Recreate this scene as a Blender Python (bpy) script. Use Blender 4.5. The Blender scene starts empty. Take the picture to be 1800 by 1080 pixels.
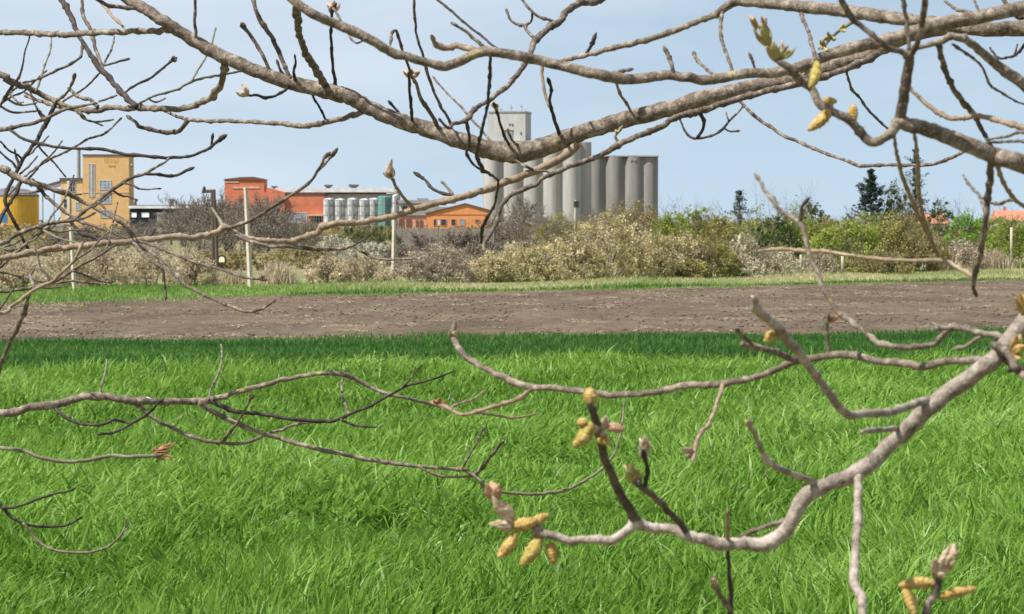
import bpy, math, random
import numpy as np
from mathutils import Vector, Matrix, noise as mnoise

random.seed(7)
rng = np.random.default_rng(11)
S = bpy.context.scene
COL = S.collection
R = math.radians

# ------------------------------------------------------------------ camera
F = 4600.0          # focal length in pixels of the 1800 px wide photograph
EYE = 2.2
PITCH = math.atan(140.0 / F)
CAM = Vector((0, 0, EYE))
cam_d = bpy.data.cameras.new('camera')
cam = bpy.data.objects.new('camera', cam_d)
COL.objects.link(cam)
cam.location = CAM
cam.rotation_euler = (R(90) - PITCH, 0, 0)
cam_d.sensor_width = 36.0
cam_d.lens = 36.0 * F / 1800.0
cam_d.clip_start = 0.1
cam_d.clip_end = 20000
cam_d.dof.use_dof = True
cam_d.dof.focus_distance = 8.0
cam_d.dof.aperture_fstop = 28.0
S.camera = cam

def at(px, py, d):
    """world point seen at photo pixel px,py on the plane y = d"""
    x = (px - 900.0) / F
    u = -(py - 540.0) / F
    c, s = math.cos(PITCH), math.sin(PITCH)
    fy, fz = c + u * s, -s + u * c
    k = d / fy
    return Vector((x * k, d, EYE + fz * k))

def gx(px, d):
    return at(px, 400, d).x
def hz(py, d):
    return at(900, py, d).z

# ------------------------------------------------------------------ objects
def tag(o, label=None, cat=None, group=None, kind=None):
    if label: o['label'] = label
    if cat: o['category'] = cat
    if group: o['group'] = group
    if kind: o['kind'] = kind
    return o

def mesh_obj(name, V, Fc, mat, parent=None, off=(0, 0, 0), smooth=False, attrs=None):
    me = bpy.data.meshes.new(name)
    off = Vector(off)
    me.from_pydata([tuple(Vector(v) - off) for v in V], [], Fc)
    if smooth:
        me.polygons.foreach_set('use_smooth', [True] * len(me.polygons))
    me.materials.append(mat)
    if attrs:
        for k, vals in attrs.items():
            a = me.attributes.new(k, 'FLOAT', 'POINT')
            a.data.foreach_set('value', vals)
    me.update()
    o = bpy.data.objects.new(name, me)
    COL.objects.link(o)
    if parent is not None:
        o.parent = parent
    return o

def np_obj(name, V, loops, starts, mat, rnd=None, parent=None, off=(0, 0, 0), smooth=False, extra=None):
    me = bpy.data.meshes.new(name)
    V = np.asarray(V, dtype=np.float32) - np.asarray(off, dtype=np.float32)
    me.vertices.add(len(V)); me.vertices.foreach_set('co', V.ravel())
    me.loops.add(len(loops)); me.loops.foreach_set('vertex_index', np.asarray(loops, dtype=np.int32))
    me.polygons.add(len(starts)); me.polygons.foreach_set('loop_start', np.asarray(starts, dtype=np.int32))
    if smooth:
        me.polygons.foreach_set('use_smooth', np.ones(len(starts), dtype=bool))
    if rnd is not None:
        a = me.attributes.new('rnd', 'FLOAT', 'POINT'); a.data.foreach_set('value', np.asarray(rnd, dtype=np.float32))
    if extra:
        for k, v in extra.items():
            a = me.attributes.new(k, 'FLOAT', 'POINT'); a.data.foreach_set('value', np.asarray(v, dtype=np.float32))
    me.materials.append(mat)
    me.update(calc_edges=True)
    o = bpy.data.objects.new(name, me)
    COL.objects.link(o)
    if parent is not None:
        o.parent = parent
    return o

class Thing:
    def __init__(self, name, loc, label, cat, group=None):
        self.loc = Vector(loc)
        self.e = bpy.data.objects.new(name, None)
        self.e.empty_display_size = 0.3
        self.e.location = self.loc
        COL.objects.link(self.e)
        tag(self.e, label, cat, group)
    def part(self, name, VF, mat, parent=None, smooth=False, label=None):
        o = mesh_obj(name, VF[0], VF[1], mat, parent or self.e, self.loc, smooth)
        if label: o['label'] = label
        return o

# ------------------------------------------------------------------ shapes
def join(*vfs):
    V, Fc = [], []
    for v, f in vfs:
        n = len(V); V += list(v); Fc += [tuple(i + n for i in q) for q in f]
    return V, Fc

def box(x0, x1, y0, y1, z0, z1):
    V = [(x0, y0, z0), (x1, y0, z0), (x1, y1, z0), (x0, y1, z0), (x0, y0, z1), (x1, y0, z1), (x1, y1, z1), (x0, y1, z1)]
    return V, [(0, 3, 2, 1), (4, 5, 6, 7), (0, 1, 5, 4), (1, 2, 6, 5), (2, 3, 7, 6), (3, 0, 4, 7)]

def pbox(px0, px1, py0, py1, d, depth, z0=None):
    """box whose front face spans the given photo pixels at distance d"""
    return box(gx(px0, d), gx(px1, d), d, d + depth, hz(py1, d) if z0 is None else z0, hz(py0, d))

def rot_z(VF, c, a):
    ca, sa = math.cos(a), math.sin(a)
    return [((x - c[0]) * ca - (y - c[1]) * sa + c[0], (x - c[0]) * sa + (y - c[1]) * ca + c[1], z) for x, y, z in VF[0]], VF[1]

def lathe(cx, cy, prof, n=28):
    V, Fc = [], []
    for r, z in prof:
        for i in range(n):
            a = 2 * math.pi * i / n
            V.append((cx + r * math.cos(a), cy + r * math.sin(a), z))
    for k in range(len(prof) - 1):
        for i in range(n):
            j = (i + 1) % n
            Fc.append((k * n + i, k * n + j, (k + 1) * n + j, (k + 1) * n + i))
    Fc.append(tuple(range(n))[::-1]); Fc.append(tuple((len(prof) - 1) * n + i for i in range(n)))
    return V, Fc

def tube(pts, rad, n=8, knob=0.0, seed=0, tip=False):
    """tapered tube through points; parallel transported rings, closed ends"""
    V, Fc = [], []
    m = len(pts)
    T = [(pts[min(i + 1, m - 1)] - pts[max(i - 1, 0)]).normalized() for i in range(m)]
    up = Vector((0, 0, 1)) if abs(T[0].z) < 0.9 else Vector((1, 0, 0))
    N = (up - T[0] * up.dot(T[0])).normalized()
    L = 0.0
    for i in range(m):
        if i: L += (pts[i] - pts[i - 1]).length
        N = (N - T[i] * N.dot(T[i])).normalized()
        B = T[i].cross(N)
        for k in range(n):
            a = 2 * math.pi * k / n
            r = rad[i]
            if knob:
                r *= 1 + knob * mnoise.noise(Vector((L / max(rad[i], .002) * .22 + seed, math.cos(a) * .9, math.sin(a) * .9 + seed * .37)))
            V.append(pts[i] + (N * math.cos(a) + B * math.sin(a)) * r)
    for i in range(m - 1):
        for k in range(n):
            j = (k + 1) % n
            Fc.append((i * n + k, i * n + j, (i + 1) * n + j, (i + 1) * n + k))
    Fc.append(tuple(range(n))[::-1]); Fc.append(tuple((m - 1) * n + k for k in range(n)))
    return V, Fc

def smooth_path(P, vals, sub):
    """Catmull-Rom through P with values carried along"""
    out, ov = [], []
    n = len(P)
    for i in range(n - 1):
        p0, p1, p2, p3 = P[max(i - 1, 0)], P[i], P[i + 1], P[min(i + 2, n - 1)]
        for s in range(sub):
            t = s / sub
            q = 0.5 * ((2 * p1) + (p2 - p0) * t + (2 * p0 - 5 * p1 + 4 * p2 - p3) * t * t + (3 * p1 - p0 - 3 * p2 + p3) * t ** 3)
            out.append(q); ov.append(vals[i] * (1 - t) + vals[i + 1] * t)
    out.append(P[-1]); ov.append(vals[-1])
    return out, ov

# ------------------------------------------------------------------ materials
def mat_new(name):
    m = bpy.data.materials.new(name); m.use_nodes = True
    nt = m.node_tree
    for n in list(nt.nodes): nt.nodes.remove(n)
    out = nt.nodes.new('ShaderNodeOutputMaterial')
    return m, nt, out

def ramp(nt, stops, fac=None):
    n = nt.nodes.new('ShaderNodeValToRGB')
    el = n.color_ramp.elements
    while len(el) < len(stops): el.new(0.5)
    for e, (p, c) in zip(el, stops):
        e.position = p; e.color = (*c, 1)
    if fac is not None: nt.links.new(fac, n.inputs[0])
    return n

def noise_node(nt, scale, detail=4, vec=None, rough=0.55, dist=0.0):
    n = nt.nodes.new('ShaderNodeTexNoise')
    n.inputs['Scale'].default_value = scale; n.inputs['Detail'].default_value = detail
    n.inputs['Roughness'].default_value = rough; n.inputs['Distortion'].default_value = dist
    if vec is not None: nt.links.new(vec, n.inputs['Vector'])
    return n

def coords(nt, scale=(1, 1, 1)):
    tc = nt.nodes.new('ShaderNodeTexCoord')
    mp = nt.nodes.new('ShaderNodeMapping'); mp.inputs['Scale'].default_value = scale
    nt.links.new(tc.outputs['Object'], mp.inputs['Vector'])
    return mp.outputs['Vector']

def mix(nt, a, b, fac, mode='MIX'):
    n = nt.nodes.new('ShaderNodeMix'); n.data_type = 'RGBA'; n.blend_type = mode
    for s, v in ((6, a), (7, b)):
        if isinstance(v, tuple): n.inputs[s].default_value = (*v, 1)
        else: nt.links.new(v, n.inputs[s])
    if isinstance(fac, (int, float)): n.inputs[0].default_value = fac
    else: nt.links.new(fac, n.inputs[0])
    return n.outputs[2]

def surf(name, stops, scale, rough=0.9, stretch=(1, 1, 1), bump=0.0, bscale=None, detail=5, spec=0.2, second=None, bdist=0.02):
    m, nt, out = mat_new(name)
    v = coords(nt, stretch)
    n1 = noise_node(nt, scale, detail, v)
    c = ramp(nt, stops, n1.outputs[0]).outputs[0]
    if second:
        sc2, stops2, amt, st2 = second
        v2 = coords(nt, st2)
        n2 = noise_node(nt, sc2, 4, v2)
        r2 = ramp(nt, stops2, n2.outputs[0]).outputs[0]
        c = mix(nt, c, r2, amt, 'MULTIPLY')
    b = nt.nodes.new('ShaderNodeBsdfPrincipled')
    nt.links.new(c, b.inputs['Base Color'])
    b.inputs['Roughness'].default_value = rough
    b.inputs['Specular IOR Level'].default_value = spec
    if bump:
        nb = noise_node(nt, bscale or scale * 3, 5, v)
        bp = nt.nodes.new('ShaderNodeBump'); bp.inputs['Strength'].default_value = bump; bp.inputs['Distance'].default_value = bdist
        nt.links.new(nb.outputs[0], bp.inputs['Height']); nt.links.new(bp.outputs[0], b.inputs['Normal'])
    nt.links.new(b.outputs[0], out.inputs[0])
    return m

def plain(name, c, rough=0.8, var=0.18, scale=0.6, spec=0.25, metal=0.0):
    lo = tuple(x * (1 - var) for x in c); hi = tuple(min(1, x * (1 + var)) for x in c)
    m = surf(name, [(0.3, lo), (0.7, hi)], scale, rough, spec=spec)
    m.node_tree.nodes['Principled BSDF'].inputs['Metallic'].default_value = metal
    return m

def leaf_mat(name, stops, trans=0.35, attr='rnd', gloss=0.25, patch=None):
    """leaf colour picked per leaf; diffuse + translucent + a little sheen"""
    m, nt, out = mat_new(name)
    a = nt.nodes.new('ShaderNodeAttribute'); a.attribute_name = attr
    c = ramp(nt, stops, a.outputs['Fac']).outputs[0]
    if patch:
        sc, st, amt = patch
        n = noise_node(nt, sc, 3, coords(nt))
        c = mix(nt, c, ramp(nt, st, n.outputs[0]).outputs[0], amt, 'MULTIPLY')
    d = nt.nodes.new('ShaderNodeBsdfPrincipled')
    d.inputs['Roughness'].default_value = 0.5; d.inputs['Specular IOR Level'].default_value = gloss
    t = nt.nodes.new('ShaderNodeBsdfTranslucent')
    nt.links.new(c, d.inputs['Base Color']); nt.links.new(c, t.inputs['Color'])
    mx = nt.nodes.new('ShaderNodeMixShader'); mx.inputs[0].default_value = trans
    nt.links.new(d.outputs[0], mx.inputs[1]); nt.links.new(t.outputs[0], mx.inputs[2])
    nt.links.new(mx.outputs[0], out.inputs[0])
    return m

# ------------------------------------------------------------------ world, sun
SUN_EL, SUN_AZ = R(56), math.atan2(-0.86, -0.51)       # azimuth from +Y towards +X
w = bpy.data.worlds.new('World'); S.world = w; w.use_nodes = True
nt = w.node_tree
for n in list(nt.nodes): nt.nodes.remove(n)
wo = nt.nodes.new('ShaderNodeOutputWorld'); bg = nt.nodes.new('ShaderNodeBackground')
sky = nt.nodes.new('ShaderNodeTexSky'); sky.sky_type = 'NISHITA'; sky.sun_disc = False
sky.sun_elevation = SUN_EL; sky.sun_rotation = SUN_AZ
sky.altitude = 150; sky.air_density = 1.0; sky.dust_density = 0.6; sky.ozone_density = 2.2
bg.inputs[1].default_value = 0.070
# read the sky a little above the sight line, so that the horizon keeps its spring blue
stc = nt.nodes.new('ShaderNodeTexCoord'); sad = nt.nodes.new('ShaderNodeVectorMath'); sad.operation = 'ADD'
sad.inputs[1].default_value = (0, 0, 0.16)
snm = nt.nodes.new('ShaderNodeVectorMath'); snm.operation = 'NORMALIZE'
nt.links.new(stc.outputs['Generated'], sad.inputs[0]); nt.links.new(sad.outputs[0], snm.inputs[0]); nt.links.new(snm.outputs[0], sky.inputs[0])
# thin high cloud veil, thicker towards the upper left
tc = nt.nodes.new('ShaderNodeTexCoord')
mp = nt.nodes.new('ShaderNodeMapping'); mp.inputs['Scale'].default_value = (7, 7, 30)
nt.links.new(tc.outputs['Generated'], mp.inputs['Vector'])
cn = noise_node(nt, 1.0, 5, mp.outputs[0], 0.5, 0.3)
sx = nt.nodes.new('ShaderNodeSeparateXYZ'); nt.links.new(tc.outputs['Generated'], sx.inputs[0])
def mth(op, a, b):
    n = nt.nodes.new('ShaderNodeMath'); n.operation = op; n.use_clamp = False
    for i, v in enumerate((a, b)):
        if isinstance(v, (int, float)): n.inputs[i].default_value = v
        else: nt.links.new(v, n.inputs[i])
    return n.outputs[0]
lean = mth('ADD', mth('MULTIPLY', sx.outputs[0], -1.7), mth('MULTIPLY', sx.outputs[2], 3.2))
veil = mth('ADD', mth('MULTIPLY', cn.outputs[0], 1.25), mth('ADD', lean, -0.16))
vr = ramp(nt, [(0.42, (0, 0, 0)), (1.0, (0.8, 0.8, 0.8))], veil)
hz_ = nt.nodes.new('ShaderNodeMapRange'); hz_.inputs[1].default_value = 0.0; hz_.inputs[2].default_value = 0.35; hz_.inputs[3].default_value = 0.84; hz_.inputs[4].default_value = 0.0
nt.links.new(sx.outputs[2], hz_.inputs[0])
SKYTINT = mix(nt, sky.outputs[0], (5.65, 7.05, 8.2), hz_.outputs[0])
skc = mix(nt, SKYTINT, (6.55, 7.4, 8.35), vr.outputs[0])
nt.links.new(skc, bg.inputs[0]); nt.links.new(bg.outputs[0], wo.inputs[0])

sd = bpy.data.lights.new('sun', 'SUN'); sd.energy = 5.0; sd.angle = R(0.55); sd.color = (1.0, 0.95, 0.87)
so = bpy.data.objects.new('sun', sd); COL.objects.link(so)
sv = Vector((math.sin(SUN_AZ) * math.cos(SUN_EL), math.cos(SUN_AZ) * math.cos(SUN_EL), math.sin(SUN_EL)))
so.rotation_euler = sv.to_track_quat('Z', 'Y').to_euler()
so.location = (-30, -30, 60)
S.view_settings.view_transform = 'Standard'; S.view_settings.look = 'None'
S.view_settings.exposure = 0.66; S.view_settings.gamma = 1.0
# ------------------------------------------------------------------ ground
def depth_y(py): return F * EYE / (py - 400.0)
def line_depth(pts):
    """piecewise boundary given as (px, depth); returns y as a function of world x"""
    X = np.array([gx(p, d) for p, d in pts]); Y = np.array([d for p, d in pts])
    def f(x): return np.interp(x, X, Y) + np.where(x < X[0], (x - X[0]) * .3, 0) + np.where(x > X[-1], (x - X[-1]) * .3, 0)
    return f
crop_edge = line_depth([(-400, 45.0), (0, 47.4), (900, 50.0), (1800, 53.0), (2300, 54.5)])
soil_edge = line_depth([(-400, 70), (0, 74), (450, 82), (900, 89), (1350, 98), (1800, 109), (2300, 118)])
bush_line = line_depth([(-400, 86), (0, 89), (450, 97), (900, 103), (1350, 115), (1800, 132), (2300, 145)])

def sheet(name, xs, y0f, y1f, ny, z, mat, und=0.0):
    V, Fc = [], []
    for x in xs:
        a, b = float(y0f(x)), float(y1f(x))
        for j in range(ny + 1):
            y = a + (b - a) * j / ny
            V.append((x, y, z + und * mnoise.noise(Vector((x * .35, y * .2, 0)))))
    n = ny + 1
    for i in range(len(xs) - 1):
        for j in range(ny):
            Fc.append((i * n + j, (i + 1) * n + j, (i + 1) * n + j + 1, i * n + j + 1))
    o = mesh_obj(name, V, Fc, mat, smooth=True)
    return tag(o, kind='structure')

m_ground = surf('meadow_ground', [(0.3, (0.16, 0.15, 0.07)), (0.7, (0.24, 0.21, 0.11))], 0.05, 0.95, second=(0.6, [(0.3, (.7, .7, .7)), (0.7, (1, 1, 1))], 1.0, (1, 1, 1)))
m_crop = surf('crop_soil', [(0.3, (0.045, 0.06, 0.018)), (0.7, (0.07, 0.085, 0.028))], 2.0, 0.95)
m_soil = surf('dry_tilled_soil', [(0.30, (0.080, 0.056, 0.037)), (0.5, (0.115, 0.083, 0.055)), (0.72, (0.165, 0.124, 0.084))], 0.9, 0.95,
              stretch=(0.45, 0.16, 1), bump=0.6, bscale=2.5, bdist=0.12,
              second=(3.5, [(0.35, (.62, .6, .58)), (0.6, (1, 1, 1))], 0.9, (1, .35, 1)))
m_verge = surf('verge_turf', [(0.35, (0.10, 0.17, 0.04)), (0.7, (0.2, 0.24, 0.08))], 0.4, 0.95)

big = [-4000, -900, -300, -120, -60, 60, 120, 300, 900, 4000]
sheet('ground', big, lambda x: -200.0, lambda x: 5000.0, 12, -0.012, m_ground)
xs = [i * 2.0 - 40 for i in range(41)]
sheet('crop_field', xs, lambda x: 7.0, crop_edge, 10, -0.006, m_crop)
sheet('ploughed_field', [i * 1.0 - 45 for i in range(96)], lambda x: float(crop_edge(x)) - 1.0, lambda x: float(soil_edge(x)) + 1.0, 60, 0.02, m_soil, und=0.035)
sheet('verge', xs + [42, 45, 48], lambda x: float(soil_edge(x)), lambda x: float(bush_line(x)) + 14, 4, 0.012, m_verge)

# ------------------------------------------------------------------ grass blades
def blades(name, X, Y, Z, H, W, lean, ldir, curl, rnd, mat, segs=3, label=None, cat=None, extra=None):
    """N curved leaf blades as one mesh (numpy)"""
    n = len(X)
    tw = rng.uniform(0, math.pi, n)                          # facing of the blade
    bx, by = np.cos(tw), np.sin(tw)
    dx, dy = np.cos(ldir), np.sin(ldir)
    V = np.zeros((n, 2 * segs + 1, 3), np.float32)
    for k in range(segs + 1):
        t = k / segs
        ang = lean + curl * t * t
        out = H * t * np.sin(np.clip(ang * .8, 0, 1.9))
        up = H * t * np.cos(np.clip(ang * .8, 0, 1.9))
        cx, cy, cz = X + dx * out, Y + dy * out, Z + up
        if k < segs:
            ww = W * 0.5 * (0.75 + 0.5 * t if t < .5 else 1.0 - (t - .5) * .9)
            V[:, 2 * k, 0] = cx - bx * ww; V[:, 2 * k, 1] = cy - by * ww; V[:, 2 * k, 2] = cz
            V[:, 2 * k + 1, 0] = cx + bx * ww; V[:, 2 * k + 1, 1] = cy + by * ww; V[:, 2 * k + 1, 2] = cz
        else:
            V[:, 2 * k, 0] = cx; V[:, 2 * k, 1] = cy; V[:, 2 * k, 2] = cz
    nv = 2 * segs + 1
    lp, st, c = [], [], 0
    for k in range(segs - 1):
        lp += [2 * k, 2 * k + 1, 2 * k + 3, 2 * k + 2]; st.append(c); c += 4
    k = segs - 1
    lp += [2 * k, 2 * k + 1, 2 * k + 2]; st.append(c); c += 3
    base = np.arange(n, dtype=np.int32)[:, None]
    loops = (base * nv + np.array(lp, np.int32)[None]).ravel()
    starts = (base * c + np.array(st, np.int32)[None]).ravel()
    ex = {k: np.repeat(v, nv) for k, v in extra.items()} if extra else None
    o = np_obj(name, V.reshape(-1, 3), loops, starts, mat, np.repeat(rnd, nv), smooth=True, extra=ex)
    return tag(o, label, cat, kind='stuff')

def snoise(x, y, seed, k=5):
    """cheap smooth 2-D noise from summed waves, about -1..1"""
    g = np.random.default_rng(seed); v = np.zeros_like(x)
    for _ in range(k):
        a = g.uniform(0, 2 * math.pi); f = g.uniform(.5, 1.6); p = g.uniform(0, 6.28)
        v += np.sin((x * math.cos(a) + y * math.sin(a)) * f + p)
    return v / k * 1.6

def scatter(y0, y1, dens, spread=1.3, pad=1.0):
    hw = lambda y: y * 0.1957 * spread + pad
    A = (y1 - y0) * 2 * hw(y1)
    n = int(A * dens)
    y = rng.uniform(y0, y1, n); x = rng.uniform(-hw(y1), hw(y1), n)
    k = np.abs(x) < hw(y)
    return x[k], y[k]

m_wheat = leaf_mat('wheat_leaf', [(0.0, (0.052, 0.125, 0.010)), (0.35, (0.122, 0.248, 0.026)), (0.7, (0.205, 0.358, 0.056)), (0.93, (0.29, 0.44, 0.11)), (1.0, (0.42, 0.50, 0.24))], 0.44, gloss=0.20)
m_wheat_dark = leaf_mat('dark_wheat_leaf', [(0.0, (0.034, 0.10, 0.020)), (0.6, (0.060, 0.16, 0.030)), (1.0, (0.12, 0.24, 0.05))], 0.38, gloss=0.15)

XS, YS, HS, WS = [], [], [], []
for (a, b, dens, wf) in ((9.0, 17.0, 1350, 1.0), (17.0, 26.0, 900, 1.15), (26.0, 43.5, 500, 1.4)):
    x, y = scatter(a, b, dens)
    XS.append(x); YS.append(y); WS.append(np.full(len(x), wf))
X = np.concatenate(XS); Y = np.concatenate(YS); WF = np.concatenate(WS)
edge2 = 39.0 + 0.25 * X + snoise(X * .8, Y * .15, 5) * 1.6 + rng.normal(0, 1.1, len(X))
k = Y < edge2
X, Y, WF = X[k], Y[k], WF[k]
gap = np.hypot((X + .86) / 1.0, (Y - 18.2) / 1.5) < .27 + .08 * rng.random(len(X))
X, Y, WF = X[~gap], Y[~gap], WF[~gap]
n = len(X)
big_n = snoise(X * .55, Y * .42, 1); mid_n = snoise(X * 1.9, Y * 1.3, 2); sml = snoise(X * 5.5, Y * 4.0, 3)
Hh = np.clip(0.34 + 0.065 * big_n + 0.09 * mid_n + 0.065 * sml, .10, .62) * rng.uniform(.70, 1.15, n)
ld = 0.35 + 1.6 * snoise(X * .8, Y * .6, 8) + 1.2 * snoise(X * 3, Y * 2.2, 9) + rng.normal(0, 1.5, n)
ln = np.clip(0.18 + 0.20 * np.abs(snoise(X * 1.3, Y * .9, 12)) + rng.normal(0, .16, n), 0, .9)
cl = np.clip(rng.gamma(1.8, .50, n) + .4 * np.abs(mid_n), 0, 2.6)
cl *= np.clip((Y - 6.0) / 12.0, .42, 1); ln *= np.clip((Y - 4.0) / 13.0, .6, 1); Hh = Hh * np.clip(1.22 - (Y - 9) * .02, 1, 1.25)
rn = np.clip(0.44 + 0.14 * big_n + 0.10 * mid_n + 0.08 * sml + rng.normal(0, .20, n), 0, .97)
rn[rng.random(n) < .006] = 1.0
blades('wheat_crop', X, Y, np.zeros(n), Hh, rng.uniform(.009, .021, n) * WF, ln, ld, cl, rn, m_wheat, 4,
       'field of bright green young wheat filling the foreground', 'wheat')

x, y = scatter(34, 56, 420, 1.3, 2)
k = (y < crop_edge(x) + snoise(x * 3, y, 4) * .25) & (y > 37.5 + 0.25 * x + snoise(x * .8, y * .15, 5) * 1.6)
x, y = x[k], y[k]; n = len(x)
hh = np.clip(.23 + .03 * snoise(x * 1.5, y * .7, 21) + .06 * snoise(x * .25, y * 2.6, 23), .06, .5) * rng.uniform(.7, 1.1, n)
blades('dark_wheat_strip', x, y, np.zeros(n), hh, rng.uniform(.010, .020, n), np.abs(rng.normal(0, .2, n)), rng.uniform(0, 6.28, n),
       rng.gamma(2, .3, n), np.clip(.52 + .3 * snoise(x * .25, y * 1.9, 22) + rng.normal(0, .22, n), 0, 1), m_wheat_dark, 3,
       'darker green strip of shorter wheat along the far edge of the field', 'wheat')

# verge grass between the ploughed field and the bushes
m_vg = leaf_mat('verge_grass_blade', [(0.0, (0.075, 0.165, 0.03)), (0.4, (0.15, 0.27, 0.05)), (0.62, (0.25, 0.32, 0.10)), (0.8, (0.40, 0.38, 0.19)), (1.0, (0.55, 0.47, 0.29))], 0.4, gloss=.15)
n = 110000
x = rng.uniform(-24, 38, n); u = rng.random(n) ** 1.0
a, b = soil_edge(x), bush_line(x) + 6
y = a + (b - a) * u + rng.normal(0, .35, n)
pxx = 900 + x / y * F
wet = np.clip((820 - pxx) / 500, 0, 1)                        # lush on the left, dry on the right
rv = np.clip(.85 - .48 * wet + .12 * snoise(x * .5, y * .4, 31) + .10 * snoise(x * 2, y, 32) + rng.normal(0, .12, n), 0, 1)
nearrow = (u < .10 + .05 * snoise(x * .7, y * .2, 35)) & (pxx > 500)
rv[nearrow] = np.clip(rv[nearrow] - .80, 0, .3)
hh = rng.uniform(.06, .22, n) * (1 + .55 * snoise(x * .8, y * .3, 33))
blades('verge_grass', x, y, np.zeros(n), np.clip(hh, .05, .5), rng.uniform(.015, .035, n), np.abs(rng.normal(0, .3, n)), rng.uniform(0, 6.28, n),
       rng.gamma(2, .3, n), rv, m_vg, 2, 'strip of grass verge below the hedge, lush at left and dry at right', 'grass')
# weeds straggling into the ploughed field near the verge
n = 9000
x = rng.uniform(-24, 36, n); y = soil_edge(x) - np.abs(rng.normal(0, 1, n)) * (3.2 * np.clip((700 - (900 + x / 75 * F)) / 700, .12, 1)) * 2.0
k = snoise(x * .6, y * .5, 41) + rng.normal(0, .4, n) > .1
x, y = x[k], y[k]; n = len(x)
blades('field_weeds', x, y, np.zeros(n), rng.uniform(.05, .16, n), rng.uniform(.02, .04, n), np.abs(rng.normal(0, .5, n)), rng.uniform(0, 6.28, n),
       rng.gamma(2, .4, n), np.clip(rng.normal(.45, .2, n), 0, 1), m_vg, 2, 'sparse weeds straggling over the far edge of the ploughed soil', 'weeds')

# clods and straw on the tilled soil
m_clod = leaf_mat('soil_clod', [(0.0, (0.088, 0.062, 0.041)), (0.5, (0.118, 0.086, 0.058)), (0.85, (0.165, 0.124, 0.086)), (1.0, (0.27, 0.22, 0.15))], 0.0, gloss=.05)
n = 48000
x = rng.uniform(-24, 30, n); u = rng.random(n)
y = crop_edge(x) + .3 + (soil_edge(x) - crop_edge(x)) * u
k = np.abs(x) < y * .1957 * 1.35 + 1
k &= (snoise(x * .5, y * .9, 51) + rng.normal(0, .8, n)) > -.35
x, y = x[k], y[k]; n = len(x)
s = .010 + .032 * rng.random(n) ** 6
o6 = np.array([(1, 0, 0), (-1, 0, 0), (0, 1, 0), (0, -1, 0), (0, 0, .8), (0, 0, -.5)], np.float32)
V = np.tile(o6, (n, 1, 1)) * rng.uniform(.6, 1.3, (n, 6, 1)) * s[:, None, None]
V[:, :, 0] *= rng.uniform(.8, 1.8, (n, 1))
V += np.stack([x, y, np.full(n, .02) + s * .2], 1)[:, None, :]
tri = np.array([0, 2, 4, 2, 1, 4, 1, 3, 4, 3, 0, 4, 2, 0, 5, 1, 2, 5, 3, 1, 5, 0, 3, 5], np.int32)
base = np.arange(n, dtype=np.int32)[:, None]
rv = np.clip(.45 + .25 * snoise(x * .22, y * 1.1, 52) + rng.normal(0, .15, n), 0, .9); rv[rng.random(n) < .015] = 1
o = np_obj('soil_clods', V.reshape(-1, 3), (base * 6 + tri[None]).ravel(), np.arange(n * 8, dtype=np.int32) * 3, m_clod, np.repeat(rv, 6))
tag(o, 'dry brown clods strewn over the ploughed field', 'soil', kind='stuff')
m_straw = leaf_mat('straw', [(0.0, (0.27, 0.205, 0.135)), (1.0, (0.50, 0.42, 0.30))], .2, gloss=.1)
n = 22000
x = rng.uniform(-22, 29, n); y = crop_edge(x) + .2 + (soil_edge(x) - crop_edge(x)) * rng.random(n)
k = (snoise(x * .35, y * 1.9, 61) + rng.normal(0, .16, n)) > .62
x, y = x[k], y[k]
cxs = rng.uniform(-20, 28, 230); cys = crop_edge(cxs) + .5 + (soil_edge(cxs) - crop_edge(cxs) - 1) * rng.random(230)   # little heaps of chaff
x = np.concatenate([x, np.repeat(cxs, 55) + rng.normal(0, 1, 230 * 55) * np.repeat(rng.uniform(.08, .34, 230), 55)])
y = np.concatenate([y, np.repeat(cys, 55) + rng.normal(0, .10, 230 * 55)])
n = len(x)
blades('straw_residue', x, y, .03 + .05 * rng.random(n) ** 2, rng.uniform(.05, .17, n), rng.uniform(.016, .045, n), rng.uniform(1.5, 1.95, n), rng.normal(0, .5, n) + math.pi * (rng.random(n) < .5),
       rng.uniform(0, .4, n), rng.random(n), m_straw, 2, 'pale straw scraps lying on the ploughed soil', 'straw')
# ------------------------------------------------------------------ shrubs and trees
def cards(C, size, rnd, tilt=None, asp=0.6):
    """leaf shaped quads at points C"""
    n = len(C)
    a = rng.normal(0, 1, (n, 3)); a /= np.linalg.norm(a, axis=1)[:, None]
    if tilt is not None: a = a * (1 - tilt) + np.array([0, 0, 1.0]) * tilt; a /= np.linalg.norm(a, axis=1)[:, None]
    b = rng.normal(0, 1, (n, 3)); b -= a * (a * b).sum(1)[:, None]; b /= np.linalg.norm(b, axis=1)[:, None]
    s = (size * rng.uniform(.6, 1.35, n))[:, None]
    V = np.stack([C - a * s, C + b * s * asp, C + a * s, C - b * s * asp], 1)
    return V.reshape(-1, 3), np.arange(n * 4, dtype=np.int32), np.arange(n, dtype=np.int32) * 4, np.repeat(rnd, 4)

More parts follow.
